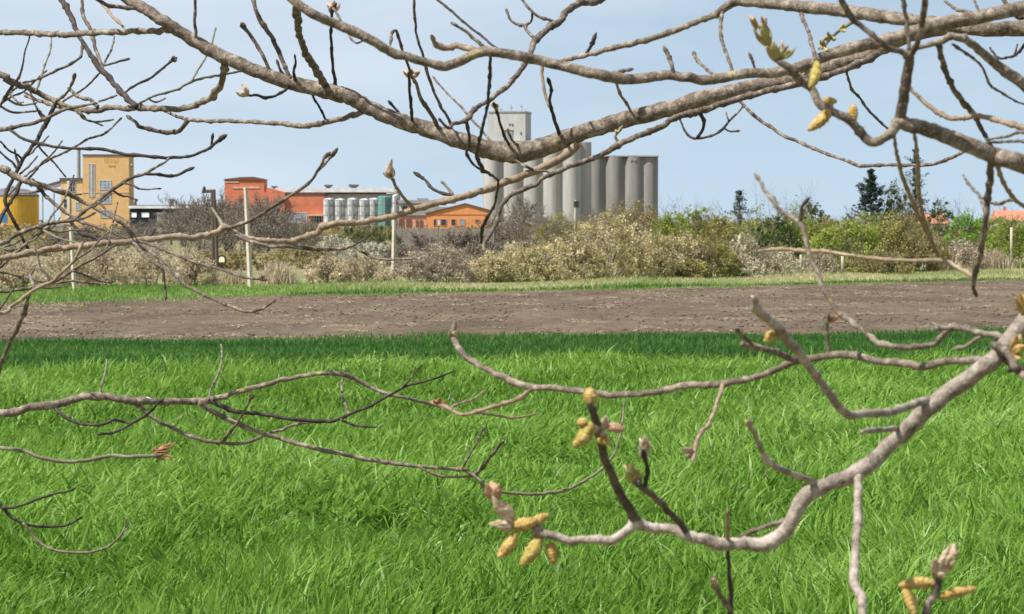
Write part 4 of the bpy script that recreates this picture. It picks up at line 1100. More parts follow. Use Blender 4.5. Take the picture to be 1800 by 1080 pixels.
# each line: key|parent|material|depth change to the tip| x,y,width[,depth] ...   (root first, photo pixels)
RIGHT = """
M|-|b|0|3430,60,74,4.0 2500,-20,50,4.4 2050,40,40,4.8 1800,50,30,5 1745,52,28 1670,50,27 1600,62,28 1555,82,29 1500,104,29 1450,122,29 1400,138,29 1330,152,30 1240,172,31 1180,190,32 1100,210,32 1045,226,33 1000,241,34 960,257,37 920,267,40 890,269,39 860,263,36 825,252,33 790,241,32 745,226,31 700,212,30 660,195,29 635,183,30 612,169,31 590,164,31 540,153,29 500,143,28 450,125,26 420,112,26 390,99,26 355,80,25 330,65,24 300,46,24 280,33,23 255,16,22 225,0,21 180,-40,18,5.2 120,-95,14,5.3
C|-|b|0|3430,-200,64,4.0 2500,-130,40,3.8 2050,-30,30,3.7 1800,14,26,3.6 1730,29,26 1690,36,27 1647,44,30 1591,62,27 1545,74,25 1500,84,24 1460,96,22 1430,108,21 1400,119,20 1360,128,20 1310,130,19 1270,137,20 1235,141,20 1205,136,19 1170,133,19 1120,139,20 1080,137,22 1045,130,21 1000,119,20 955,108,20 920,100,20 885,94,19 850,91,20 825,100,19 800,112,19 780,117,19 755,111,17 715,100,17 690,93,18 680,88,18 655,72,18 620,55,20 585,40,19 550,25,18 515,0,17 480,-35,15 430,-80,12
T1|C|b|.5|1660,44,26 1620,38,25 1580,33,26 1535,27,26 1490,20,25 1450,16,24 1420,14,24 1390,10,23 1340,5,22 1300,3,18 1280,10,17 1258,26,13 1230,36,11 1200,49,11 1175,58,12 1140,70,11 1100,80,10 1065,88,10 1040,95,9 1005,103,9 975,110,8 955,108,5 940,107,4
H|-|b|0|3430,760,60,4.0 2500,520,48,3.2 2050,380,42,2.8 1800,290,36,2.6 1758,278,34 1716,261,32 1674,243,30 1650,234,29 1625,226,29 1600,220,28 1583,216,25 1570,228,19 1552,243,18 1532,250,18 1515,238,18 1500,218,17 1482,203,17 1462,196,16 1445,185,17 1430,163,16 1412,143,17 1395,128,16 1380,116,14 1368,106,11
N|-|p|0|3430,-420,62,4.0 2500,60,50,3.0 2050,330,44,2.6 1800,570,38,2.4 1761,618,37 1735,641,36 1713,659,35 1685,678,34 1657,697,34 1630,722,35 1602,748,33 1575,774,32 1550,797,32 1530,815,33 1509,828,34 1480,843,31 1455,853,30 1435,861,31 1420,869,33 1408,884,31 1398,902,29 1390,920,29 1376,938,31 1358,952,32 1339,957,30 1320,957,26 1300,956,24 1280,957,25 1262,957,28 1245,951,25 1225,945,21 1200,938,21 1175,931,20 1150,928,20 1130,924,23 1117,919,25 1103,932,19 1088,943,18 1070,951,20 1050,948,17 1025,949,17 1003,951,16 985,945,17 970,940,18 950,936,18 935,928,14
Ip|H|b|-.2|2400,500,40 2150,380,32 1950,265,26 1800,150,23 1758,118,20 1735,100,18 1712,80,16 1691,68,15 1672,64,14 1655,72,14 1635,78,10 1611,86,8 1598,92,7
H1|H|w|-.1|1583,218,24 1585,195,22 1590,165,21 1593,140,20 1596,118,19 1599,98,18 1590,93,13 1563,86,11 1545,72,11 1528,58,10 1508,42,11 1490,22,12 1480,0,12 1472,-40,10 1465,-80,7
H2|H1|w|-.1|1599,98,14 1610,80,12 1618,55,12 1623,30,12 1627,0,12 1630,-50,10 1634,-90,7
H3|H1|w|0|1598,88,9 1596,62,9 1593,35,9 1588,0,9 1580,-50,8
H4|H|t|.2|2080,330,18 1950,262,14 1800,225,12 1758,213,11 1719,204,10 1695,207,10 1672,208,10 1647,197,10 1624,178,9 1602,158,7
H5|Ip|w|.2|1650,76,13 1655,100,11 1661,122,11 1668,140,11 1680,162,11 1702,190,11 1714,205,10 1722,222,10 1731,238,8 1742,256,7
H6|Ip|w|.3|1674,78,6 1700,95,6 1722,112,5 1732,130,5 1741,150,6 1760,163,5 1785,178,4 1802,184,4 1840,195,3
H7|C|d|.4|1830,40,6 1800,80,6 1786,97,5 1772,101,5 1758,103,5 1748,96,5 1741,86,4
H7b|H7|d|.05|1782,99,4 1786,88,4 1788,80,3
H8|H|w|.3|1860,255,7 1800,233,7 1770,240,6 1735,246,4
H9|H|w|.3|1860,262,7 1800,249,6 1760,250,6 1735,251,4
H10|M|w|.6|1487,118,6 1490,135,5 1498,158,6 1511,172,5 1525,192,5 1545,212,5 1560,226,4 1574,234,3
H10b|H10|w|.1|1508,168,3 1511,158,2.5
C1|C|w|0|1855,-10,14 1800,31,10 1780,20,9 1765,2,9 1750,-30,8
C2|C|w|.3|1720,30,7 1700,21,6 1684,18,6 1672,10,6 1662,3,4
C3|C|w|.3|1722,30,5 1718,14,5 1712,-2,5 1705,-30,3
J|H|w|.1|1742,276,15 1740,310,13 1738,350,12 1733,385,11 1728,420,11 1722,455,10 1716,476,13 1711,492,10 1712,510,7
K|J|t|.3|1712,487,10 1690,474,9 1672,464,8 1655,458,9 1620,458,7 1590,458,7 1562,457,8 1525,453,7 1500,450,7 1475,446,7 1450,442,8 1412,441,8 1370,438,8 1340,441,5
L|H|t|.3|1572,240,7 1575,262,7 1580,285,8 1588,315,9 1602,350,9 1615,380,9 1628,405,9 1640,430,8 1650,452,6
L2|H|t|.4|1605,222,6 1612,270,7 1614,310,9 1616,345,9 1622,378,8 1634,412,8
J2|J|w|.2|1732,378,6 1722,345,6 1712,335,6 1704,325,6 1694,310,4
J3|H|t|.3|1750,280,10 1756,302,9 1762,318,9 1770,332,8 1782,348,8 1795,360,7 1830,378,6
J4|J3|w|.1|1790,356,6 1775,352,6 1755,359,7 1740,355,6 1730,350,5
Q1|M|b|.5|302,52,14 275,55,12 240,55,11 200,57,11 165,58,11 130,61,11 85,60,11 40,58,10 0,57,10 -60,55,8 -140,50,5
R1|M|b|.6|394,101,14 395,115,13 391,135,12 386,152,12 378,164,14 366,175,11 353,181,12 335,188,11 314,192,12 292,191,10 264,191,11 240,189,12 222,192,10 205,189,10 189,190,11 172,194,12 155,195,11 138,193,10 122,191,9 100,187,9 83,182,8 66,176,7 50,171,5
R2|M|b|.5|640,192,14 630,200,11 618,204,11 605,208,10 572,215,10 536,222,10 497,218,9 450,215,8 400,213,8 365,213,8 333,211,8 318,207,7 300,200,6 286,194,6
R2t|R2|w|.05|330,212,10 322,223,9 314,230,9 304,233,9 294,234,10 280,231,8 267,229,9 255,225,8 244,222,9 238,215,7 231,210,6
Q2|R1|d|.5|240,188,12 228,178,11 216,166,12 206,155,12 195,142,10 180,124,12 172,115,11 160,98,10 150,82,9 140,64,9 132,48,10 126,30,10 118,14,11 108,0,11 95,-40,10 80,-90,7
Q3|Q2|w|.2|180,122,7 176,106,7 168,86,8 162,62,8 155,45,8 146,28,8 144,0,7 143,-60,6
R3|R1|g|.5|243,183,5 262,173,5 278,167,5 311,158,5 325,150,5 339,143,6 361,137,5 390,132,5 425,125,4 440,122,3
R3b|R3|g|.2|338,142,4 345,128,4 355,112,4 364,97,4 372,78,4 378,54,4
R3c|R3|g|.1|264,176,4 275,180,4 289,174,3
R4|Q2|d|.2|218,166,5 222,161,5 232,154,5 244,147,5 256,142,6 267,136,5 280,125,5 292,116,5 305,105,5
R4b|Q2|w|.2|205,168,4 192,173,4 176,178,4
R5|R1|w|.05|172,188,9 163,180,8 155,175,8 143,172,8 133,168,8 126,160,6
R5b|R1|t|0|62,175,5 56,170,5 50,166,4
R8|Q2|w|.3|176,128,4 165,139,4 155,150,4 140,161,4 125,170,4 108,180,3
R8b|Q2|w|.3|183,116,4 190,114,4 201,111,4 213,107,5 226,104,4
R8c|Q2|w|.3|182,116,4 185,108,4 194,92,4 198,80,4 201,66,3
R8d|R1|g|.2|136,198,5 145,203,5 152,211,5 161,214,4 178,214,4 197,211,3
T1a|T1|w|-.2|1270,22,7 1267,38,8 1267,55,7 1268,68,8 1273,85,7 1279,100,7 1286,120,6
Cst|C|t|0|856,92,14 842,90,12 828,87,11 810,82,12 800,82,13 790,84,11 778,82,14 768,80,15 763,74,8
Csu|C|w|0|853,86,8 842,76,8 830,66,7 818,55,7 805,47,6
Dk|M|d|.3|925,112,4 912,99,5 890,92,5 868,82,5 850,66,5 828,50,5 805,30,5 785,13,5 770,0,5 740,-30,4
D|M|w|-.7|1150,-60,12,5.2 1100,-22,12 1062,-4,13 1048,4,14 1034,5,12 1018,6,13 1006,13,14 995,22,13 985,36,14 975,44,15 962,52,12 950,62,13 942,70,14 935,85,11 928,103,11 915,124,10 900,142,10 886,157,10 872,167,10 858,178,9 845,185,9 832,195,10 824,206,12 818,213,9 808,215,8 798,218,8 788,225,7 776,214,5
D2|D|d|.1|820,210,9 822,225,7 825,240,6 824,258,6 820,268,6 826,282,6 834,291,5 845,298,5
D3|D|w|.05|942,68,8 932,60,7 925,53,7 922,44,7 908,43,6 898,36,5 893,26,5
D4|D|w|.05|993,26,6 985,35,6 975,38,6 962,34,6 945,29,6 935,21,6 926,10,6 915,-4,5 900,-30,4
D4b|D4|w|.03|936,24,6 935,33,5 930,41,5 920,45,4
E|C|d|.9|862,96,6 862,115,6 861,135,7 859,158,6 858,180,6 854,200,6 848,225,6 842,250,7 838,272,7 843,288,8 850,300,9 858,305,7 868,311,5 876,320,5 873,342,5 870,358,5 862,374,6 852,392,7 847,408,8 846,424,5
Eb|M|d|-.1|896,258,6 889,244,6 883,230,6 877,212,6 874,198,6 870,186,5
Ec|M|w|-.1|914,257,5 905,252,5 898,243,5 893,230,4
Ed|M|w|.2|872,256,5 858,243,5 844,226,5 825,206,5 812,190,5 798,176,4 780,158,4 764,139,4
F|M|t|-.3|1015,252,20 1003,266,17 985,280,15 965,290,16 940,301,14 920,309,14 898,317,14 870,328,14 841,338,13 820,344,12 795,351,14 770,356,13 748,363,13 725,370,12 702,377,12 680,382,12 656,388,12 632,391,11 610,393,12 590,393,13 572,398,15 563,404,13 552,411,13 540,417,12 525,421,12 509,426,13 490,425,11 470,423,10 444,420,9 430,416,9 414,409,9 403,403,11 393,400,12 384,406,12 374,411,12 358,415,12 340,418,12 322,416,11 304,416,11 286,419,11 268,421,12 240,423,12 220,426,12 190,428,12 160,431,12 130,434,12 100,437,12 60,444,12 30,449,12 0,455,12 -70,466,10 -160,478,7
G|M|w|-.2|1560,82,16 1530,102,14 1500,117,13 1450,134,12 1390,151,12 1348,160,12 1311,170,13 1270,183,12 1240,193,12 1222,199,15 1200,203,12 1180,212,11 1163,222,13 1145,230,12 1124,238,11 1105,247,11 1082,257,12 1065,269,11 1046,277,10 1025,285,10 1001,293,10 980,302,10 962,309,9 945,321,9 930,329,11 912,337,9 897,345,9 888,353,10 882,362,8 875,382,8 869,398,9 860,414,9 853,425,8 850,434,6
G1|G|d|.15|1231,200,9 1237,212,7 1235,225,7 1229,238,7 1224,244,6 1212,240,5 1203,229,5 1197,215,4 1192,206,4
G1b|G1|w|.1|1226,243,6 1240,242,5 1255,237,5 1270,228,6 1278,219,5 1286,209,5 1296,199,4 1304,190,4
G1c|G1b|w|.02|1274,226,4 1282,231,4 1294,231,4
G1d|G1b|w|.02|1281,214,4 1279,207,4 1277,201,3
G2|G|g|0|1090,254,6 1085,247,6 1082,240,5 1086,233,6
G3|M|w|-.1|898,275,6 912,286,5 926,294,6 943,301,6 958,301,5 968,304,4
G4|M|w|-.6|1292,162,8 1295,171,7 1306,184,6 1320,199,7 1336,212,8 1353,222,7 1376,238,7 1404,250,7 1425,259,7 1450,270,7 1480,280,6 1497,286,7 1512,292,8 1540,291,7 1570,290,6 1605,291,7 1632,290,7 1650,286,7 1672,278,7 1692,268,6 1712,255,5
Mu1|M|w|0|475,128,8 468,110,7 462,98,8 453,83,7 445,70,8 435,56,7 427,44,10
Mu2|M|w|0|510,138,10 503,122,9 495,105,9 489,90,10 480,72,9 470,55,9 459,38,10 452,22,9 446,2,9 440,-40,7 432,-80,4
Mu3|M|d|0|502,144,8 497,132,8 493,124,6 490,116,5
Mu4|M|d|-.05|519,142,9 517,128,6 519,112,5 519,103,4
Mu5|M|w|-1.0|572,150,14 560,130,12 548,112,12 540,98,13 532,80,11 526,62,11 523,42,12 521,20,14 520,0,14 518,-30,10
Mu6|M|d|-.1|589,150,9 588,135,7 585,118,6 584,100,7 582,80,6 581,55,6 583,30,6 584,18,7
Mu7|C|w|.1|637,72,4 628,76,4 618,70,4 608,52,4 598,35,5 588,18,4
Mu8|M|w|-.3|770,224,8 762,208,8 752,193,9 744,180,8 737,166,8 731,148,7 724,134,7 719,120,6 712,102,5 706,86,6 702,70,6 697,55,6 689,58,7 687,70,6 684,84,5
Mu9|M|d|-.1|723,224,7 724,205,6 723,188,7 721,168,6 720,150,6 719,137,6
Mu10|M|w|-.2|796,232,5 788,210,6 776,190,6 764,164,6 755,140,7 748,116,7 744,100,6 736,75,5 731,53,5 729,28,6 728,0,6 727,-40,4
Mu11|M|d|0|716,214,6 706,204,6 698,195,5 690,186,5
Mu12|M|d|-.1|508,152,7 497,162,6 486,168,6 475,171,6 464,172,7 452,168,6 437,168,5
Mu13|M|d|.1|545,158,6 555,178,5 563,192,5 572,210,5
Mu14|M|w|-.05|344,70,7 344,55,7 342,40,6 343,20,6 343,0,6 344,-30,4
Mu15|M|w|-.05|250,16,11 231,14,9 212,13,9 194,11,9 182,5,8 172,-2,7 160,-20,5
Mu16|Mu15|t|.1|222,55,4 208,38,7 196,28,6 188,16,6 180,8,5
Mu17|M|d|-.1|985,240,9 978,222,8 972,200,7 967,186,7 967,172,6 968,160,7 967,149,7
Mu18|Mu17|t|.02|967,188,7 960,173,6 957,160,7 954,142,7 953,128,6
Mu19|M|t|-.1|1110,200,6 1102,182,6 1094,172,6 1087,158,6 1083,146,6
Cu1|C|w|0|1184,134,11 1181,120,9 1178,108,10 1175,98,8
Cu2|C|w|.1|1262,138,6 1248,127,6 1235,116,6 1226,108,7 1221,98,7
Cu3|C|w|0|1064,134,9 1080,128,8 1092,125,8 1101,124,6
Cu4|T1|d|0|1026,98,6 1032,92,6 1037,84,7 1042,74,7
Cu5|C|w|0|1330,128,5 1325,117,5 1322,106,6
T1b|T1|w|-.4|1408,20,8 1412,36,7 1420,55,7 1427,78,7 1434,104,6
F1|F|w|-.2|393,402,9 412,398,8 432,391,8 455,380,8 470,370,8 495,354,7 521,338,7 537,327,7 550,314,6 557,302,6 565,290,5 572,276,7
F1b|F1|w|0|556,304,5 566,294,5 575,284,5 584,273,7
F2|F|w|-.2|402,406,9 420,416,9 444,426,8 465,431,8 485,434,8 510,433,8 540,437,8 565,439,8 586,439,7 604,437,7 621,432,8 638,444,6 655,452,6 672,456,5 700,456,5 737,454,3
F2b|F2|w|0|621,432,6 635,424,5 650,414,4 660,405,3
F3|F|g|.1|393,399,9 388,390,7 382,380,6 378,374,6 374,368,4
F4|F|d|.1|311,414,8 312,404,7 308,394,6 303,384,5
F5|F|t|-.1|728,369,9 722,361,8 712,350,7 704,340,6 698,331,6 692,320,6 688,312,6
F6|F|d|.1|805,347,8 790,343,7 774,339,7 764,334,7 755,327,7 748,318,6 739,311,7
F6b|F|w|.05|800,348,6 793,338,6 786,330,5 780,323,5
F7|F|d|.2|256,424,6 266,412,6 272,404,4
F8|F|w|-.3|230,425,9 252,436,8 274,449,8 298,469,7 322,497,7 340,509,7 356,517,7 384,530,7 411,541,7 430,547,6 445,548,6 462,542,6 480,531,4
F9|F|w|-.2|236,426,7 248,444,6 260,456,6 272,463,6 284,469,6 298,478,5 310,487,4
F9b|F9|w|0|284,469,7 287,480,6 288,490,6 290,505,6 291,516,5
F10|F|w|-.2|240,423,7 262,430,6 284,438,6 306,447,6 326,456,6 348,463,5 370,469,5 390,475,5 411,482,5 435,489,5 458,491,6
N1|N|m|-.15|1117,917,23 1107,897,19 1093,873,18 1084,856,18 1077,838,17 1070,822,16 1063,807,16 1059,790,17 1056,775,17 1053,760,19 1048,742,17 1042,722,15 1038,706,13
N2|N|m|-.1|1208,937,13 1195,920,12 1180,905,12 1170,893,13 1158,882,12 1145,870,12 1130,858,14 1118,847,13
N2b|N2|d|-.03|1132,858,11 1135,845,10 1139,832,10 1137,818,9 1133,803,9
N3|N|w|.05|1388,914,12 1362,921,9 1340,928,9 1318,936,9 1300,946,8 1290,952,7
N4|N|t|-.05|1279,955,9 1279,935,8 1279,918,8 1279,905,6
N4d|N|d|.05|1279,960,8 1281,985,8 1281,1010,9 1284,1035,9 1285,1060,10 1283,1085,10 1280,1120,11
N4e|N4d|w|-.05|1284,1075,9 1277,1062,11 1268,1050,10 1260,1036,11 1254,1022,11
N5|N|p|-.2|1510,828,22 1509,850,17 1508,880,17 1508,916,18 1505,950,17 1503,988,19 1501,1020,19 1508,1040,20 1515,1053,20 1517,1085,17 1520,1130,16
N6|N|p|-.35|1638,705,20 1620,706,17 1600,714,16 1580,720,15 1565,725,18 1540,727,15 1520,727,17 1505,730,16 1491,729,18 1478,720,17 1470,710,18 1458,693,15 1446,678,16 1430,655,15 1420,643,17 1410,628,16 1398,613,20 1385,600,16 1372,582,20 1362,570,22 1350,562,18 1342,554,20 1330,543,17 1327,530,9
N7|N|p|-.1|1578,754,12 1562,755,10 1545,756,10 1530,757,11 1518,759,8
N8|N|p|-.15|1438,855,16 1424,845,12 1405,838,11 1388,832,12 1365,822,11 1355,815,14 1346,806,15 1340,795,11 1334,780,10 1326,764,9 1318,748,9
O|N|b|.7|1725,634,18 1709,634,16 1685,634,15 1668,635,15 1645,640,17 1620,645,16 1600,641,15 1576,637,16 1555,637,14 1524,631,14 1500,625,17 1472,624,15 1450,627,14 1428,631,15 1408,633,17 1391,637,15 1375,645,12 1354,655,12 1330,663,12 1309,668,12 1285,672,12 1271,676,15 1240,677,12 1205,678,15 1175,685,12 1142,691,11 1100,694,11 1063,694,11 1013,687,11 990,685,11 975,682,13 950,682,12 934,681,15 918,677,14 900,671,15 890,665,14 875,660,11 862,653,11 845,644,10 830,635,11 818,627,13 811,617,11 803,607,12 799,598,13 796,584,9
O2|O|b|-.05|1405,634,13 1387,629,12 1370,621,11 1357,616,11 1340,613,11 1324,609,14 1312,608,12 1303,604,12
O2b|O2|w|-.03|1326,610,10 1318,602,8 1309,593,8 1298,583,8
O3|O|g|0|1457,625,9 1456,610,8 1454,595,8 1453,580,9 1452,566,9 1453,560,6
O4|O|t|-.1|1271,677,10 1266,693,8 1260,710,8 1252,733,8 1244,748,8 1235,758,9 1227,770,8 1223,785,9 1220,803,7
O5|O|t|.1|934,684,10 922,694,9 903,705,9 885,710,8 868,715,8 850,721,8 837,725,9 820,729,7 806,728,8 795,722,7 786,717,8 775,713,8 765,710,7
O5b|O5|t|.1|838,725,6 855,728,5 872,730,5 900,735,5 930,731,4 945,727,3
O5c|O5|t|.1|790,719,5 806,710,5 830,703,4 848,690,4
P|N|b|.2|1772,596,14 1752,590,12 1731,587,11 1705,580,12 1680,576,12 1665,583,12 1655,592,12 1646,603,11 1632,608,11 1612,610,11 1591,611,11 1570,609,11 1546,604,12 1530,592,11 1513,578,11 1500,568,11 1488,560,11 1476,552,12 1462,532,9 1446,507,10 1441,487,9 1432,466,9 1422,447,9 1418,430,9 1415,413,9 1410,400,10 1404,391,10 1390,381,9 1374,373,8 1366,363,9 1358,352,10 1350,344,8 1343,333,7 1336,318,7
P2|P|d|0|1405,392,9 1408,380,8 1409,370,8 1412,360,7
P3|P|b|0|1682,577,11 1668,577,9 1655,578,10 1646,576,13
P4|P|g|0|1730,588,9 1718,594,8 1708,603,8 1700,608,7 1693,611,8
P5|N|w|-.2|1745,606,12 1760,612,11 1772,622,11 1779,635,13 1785,648,16
"""
LEFT = """
S1|-|b|0|-2500,900,46,5.6 -1500,800,30,5.4 -700,765,22,5.2 -150,748,18,5 0,728,15,5 50,718,15 100,710,15 125,703,15 147,698,16 177,697,15 200,700,14 217,703,14 243,706,14 270,706,13 300,706,13 330,706,13 353,706,14 377,702,12 397,695,10 417,689,10 440,683,10 467,677,10 490,670,9 517,664,9 540,660,9 567,657,9 600,658,10 616,663,9 633,671,9 650,680,8 667,688,8 687,694,8 707,698,7 727,703,7 745,707,7 762,711,8
S2|S1|b|0|350,708,12 368,720,11 387,731,11 405,740,10 423,748,10 445,756,9 467,764,9 490,770,9 513,778,9 540,785,9 567,791,9 600,798,9 633,806,9 660,810,9 690,814,9 705,817,8 750,821,7 780,824,7 810,826,8 825,830,9 835,836,9 845,848,8 854,862,6
S2b|S2|w|-.1|838,834,8 848,822,8 860,807,7 868,796,6 881,780,6
S2c|S2|w|0|812,825,5 822,806,5 833,787,4 841,771,4 848,757,4
S2d|S2|t|0|735,819,6 752,829,6 773,837,6 800,839,6 827,838,5
T|S2|g|.2|850,856,6 866,864,6 887,866,6 910,868,7 931,869,7 960,867,7 988,864,7 1004,858,7 1019,850,6 1042,837,6 1060,822,6 1072,808,5 1082,793,5 1090,765,5 1095,736,5 1098,702,3
S3|S1|d|-.1|373,705,10 390,714,10 410,723,9 435,726,8 460,728,8 487,733,8 513,737,8 545,740,8 580,741,8 600,735,7 617,727,7 635,720,6 653,713,6 670,703,6 687,694,5 702,685,5 717,678,5 745,671,5 767,665,4 793,655,3
S3b|S3|w|0|703,684,5 715,673,4 726,660,4 738,646,3
S3c|S3|w|.2|614,728,5 606,708,5 601,690,5 601,672,4 604,655,4
S3d|S3|w|.1|600,738,6 616,746,5 633,750,5 660,751,3
S4|S1|b|.1|232,703,10 248,718,9 263,731,8 285,744,8 310,756,8 330,765,8 353,773,8 370,776,8 387,778,8 405,780,7 423,780,7 442,775,7 460,768,7 480,760,6 500,754,6 515,748,6 533,744,6 560,741,5 583,739,4
S4b|S4|w|-.2|390,777,6 405,760,6 420,740,5 432,718,5 442,700,6
S5|S1|d|-.1|96,714,9 104,726,8 113,733,7 126,740,7 140,745,6 160,747,6 177,747,6 190,743,6 200,738,6 215,742,6 230,744,6 244,738,6 257,730,6 268,720,6 279,708,6
S5b|S5|d|-.05|231,745,5 220,752,5 207,758,5 195,762,5 182,763,5
S6|S1|g|.4|174,696,5 178,678,5 183,662,4 186,648,4 188,634,3
S6b|S1|g|.4|366,703,5 373,678,5 382,662,5 387,648,5 390,628,4 389,608,4
S7|-|g|0|-2500,860,26,5.6 -900,800,16,5.0 -150,782,9,4.6 0,788,8,4.4 40,793,8 62,801,8 83,807,8 105,811,8 127,812,8 148,810,8 167,807,9 184,803,8 200,801,8 225,803,8 250,803,8 270,801,7
S8|-|d|0|-2500,960,24,5.6 -900,900,14,5.2 -150,868,8,5 -20,880,7,5 5,894,7 15,905,7 28,914,6 41,920,6 56,924,6 70,926,6 92,926,6 115,924,5 127,920,4 138,913,4
S8b|S8|d|0|2,893,6 22,893,5 48,885,5 74,875,5 100,867,5 114,866,4 127,861,4
S8c|S8|g|0|40,919,6 50,932,6 59,944,6 70,954,6 81,961,6 95,967,6 111,970,6 134,972,6 156,972,6 171,968,6 185,963,6 197,956,5 207,948,5 217,933,4 222,918,3
R7|-|w|0|-2500,300,30,6.2 -900,260,18,5.8 -200,238,11,5.4 0,228,9,5.2 17,225,9 40,220,8 61,217,8 78,210,8 92,203,8 104,197,8 117,192,7 140,187,6 161,183,5
R7b|R7|d|-.1|12,226,7 24,233,6 36,242,6 48,247,6 62,251,7 85,256,6 111,260,6 140,262,6 175,262,7 200,267,6 222,272,7 250,274,7 278,277,7 305,277,7 330,276,6 350,269,6 369,261,6 378,252,7 386,246,8
R7c|R7b|d|0|371,260,5 372,253,5 373,246,5
Q4|-|b|0|-2500,60,34,6.2 -900,80,20,5.9 -150,100,14,5.7 0,131,13,5.6 12,140,13 22,146,14 34,149,12 45,152,13 60,160,11 78,169,11 97,178,11 115,186,8 133,192,8
Q4b|Q4|w|.2|40,146,5 58,142,5 75,136,5 93,127,6 111,119,6 126,112,6 139,103,6 143,96,6 144,88,6
Q4c|Q4|w|.1|22,150,7 15,161,6 8,172,6 0,186,6 -20,205,5
Q4d|Q4c|g|0|8,170,5 18,178,5 28,183,5 42,185,4 56,183,4
Q4e|Q4c|w|0|0,186,5 10,193,5 24,198,5 40,198,4 57,196,4
R6|Q4|d|-.1|97,180,9 91,196,9 86,208,9 74,228,9 64,247,9 52,264,8 42,278,8 36,290,8 28,302,8 18,324,8 10,345,8 10,358,8 13,368,8 22,384,7 33,404,7 45,430,6
R6b|Q4|w|-.1|98,180,6 110,170,6 118,163,5 124,152,5 130,138,7
R9|-|b|0|-2500,160,36,6.2 -900,230,22,5.8 -150,275,15,5.5 0,297,14,5.4 15,304,13 30,311,13 50,319,13 68,325,12 95,333,10 119,340,10 136,350,9 150,358,8 166,365,8 187,377,8 208,389,8 221,398,9 231,410,10 236,422,10
R9b|R9|w|-.1|62,323,8 71,332,8 80,344,8 92,355,8 112,371,7 133,386,7 150,393,7 166,398,7 192,407,6 219,418,5
R9c|R9b|d|0|120,384,8 130,397,8 142,410,9 155,414,8 169,420,7
R9d|R9|w|.3|45,310,5 56,300,5 74,289,5 92,278,5 110,270,5 125,262,5 142,252,5 156,244,5 170,240,5 183,236,5 197,224,4 210,211,4
R9e|R9|d|-.1|38,318,8 30,335,8 20,352,8 12,366,8 0,388,8 -20,420,7
V|-|w|0|-2500,560,26,6.0 -900,490,16,5.5 -150,455,10,5.1 0,428,9,5 18,419,9 36,410,9 55,402,8 74,396,8 97,392,8 119,389,8 130,385,8 139,379,8 152,369,8 166,359,8 178,349,8 190,339,8 208,326,8 225,316,8 240,310,7 255,305,7 267,299,6 280,291,5 293,283,4
V2|V|d|0|254,306,6 275,307,6 298,310,7 314,307,6 330,299,6
V3|V|w|0|119,389,6 135,387,6 150,383,5 161,378,4
X1|-|w|0|-2500,700,18,5.6 -900,600,12,5.2 -150,520,8,5 -40,492,7,5 0,470,7 14,456,7 30,443,7 45,430,6 60,418,6 77,405,6
X2|X1|w|0|-8,476,6 18,482,6 40,487,6 65,493,6 82,496,6 101,497,6 130,494,5 155,497,5 180,499,3
X3|-|w|0|-2500,640,20,5.6 -900,560,14,5.2 -150,512,9,4.9 0,512,7,4.8 22,511,7 44,508,7 68,503,7 92,496,7 107,489,7 119,481,7 142,467,6 166,454,6 182,445,5 196,435,4
X4|-|t|0|-2500,800,18,5.6 -900,680,12,5.0 -150,580,9,4.6 0,552,7,4.5 18,540,8 38,526,8 59,511,8 76,502,8 92,495,7 110,478,7 127,462,6 134,452,6 139,441,7
X5|X4|w|.2|52,518,7 46,532,9 42,548,11 36,566,9 28,582,9 18,600,9 10,620,8 0,646,8 -12,680,6
R6c|R6|d|0|30,296,6 22,286,5 14,280,5 3,270,4
R6d|R6|d|0|31,298,5 33,286,7 30,278,6 27,271,4
R6e|R6|w|.1|35,306,5 46,297,4 55,288,4 64,277,3
X6|X4|w|.1|60,509,6 58,498,8 53,486,7 57,478,5 60,470,4
"""
class Br: pass
TREES = {}
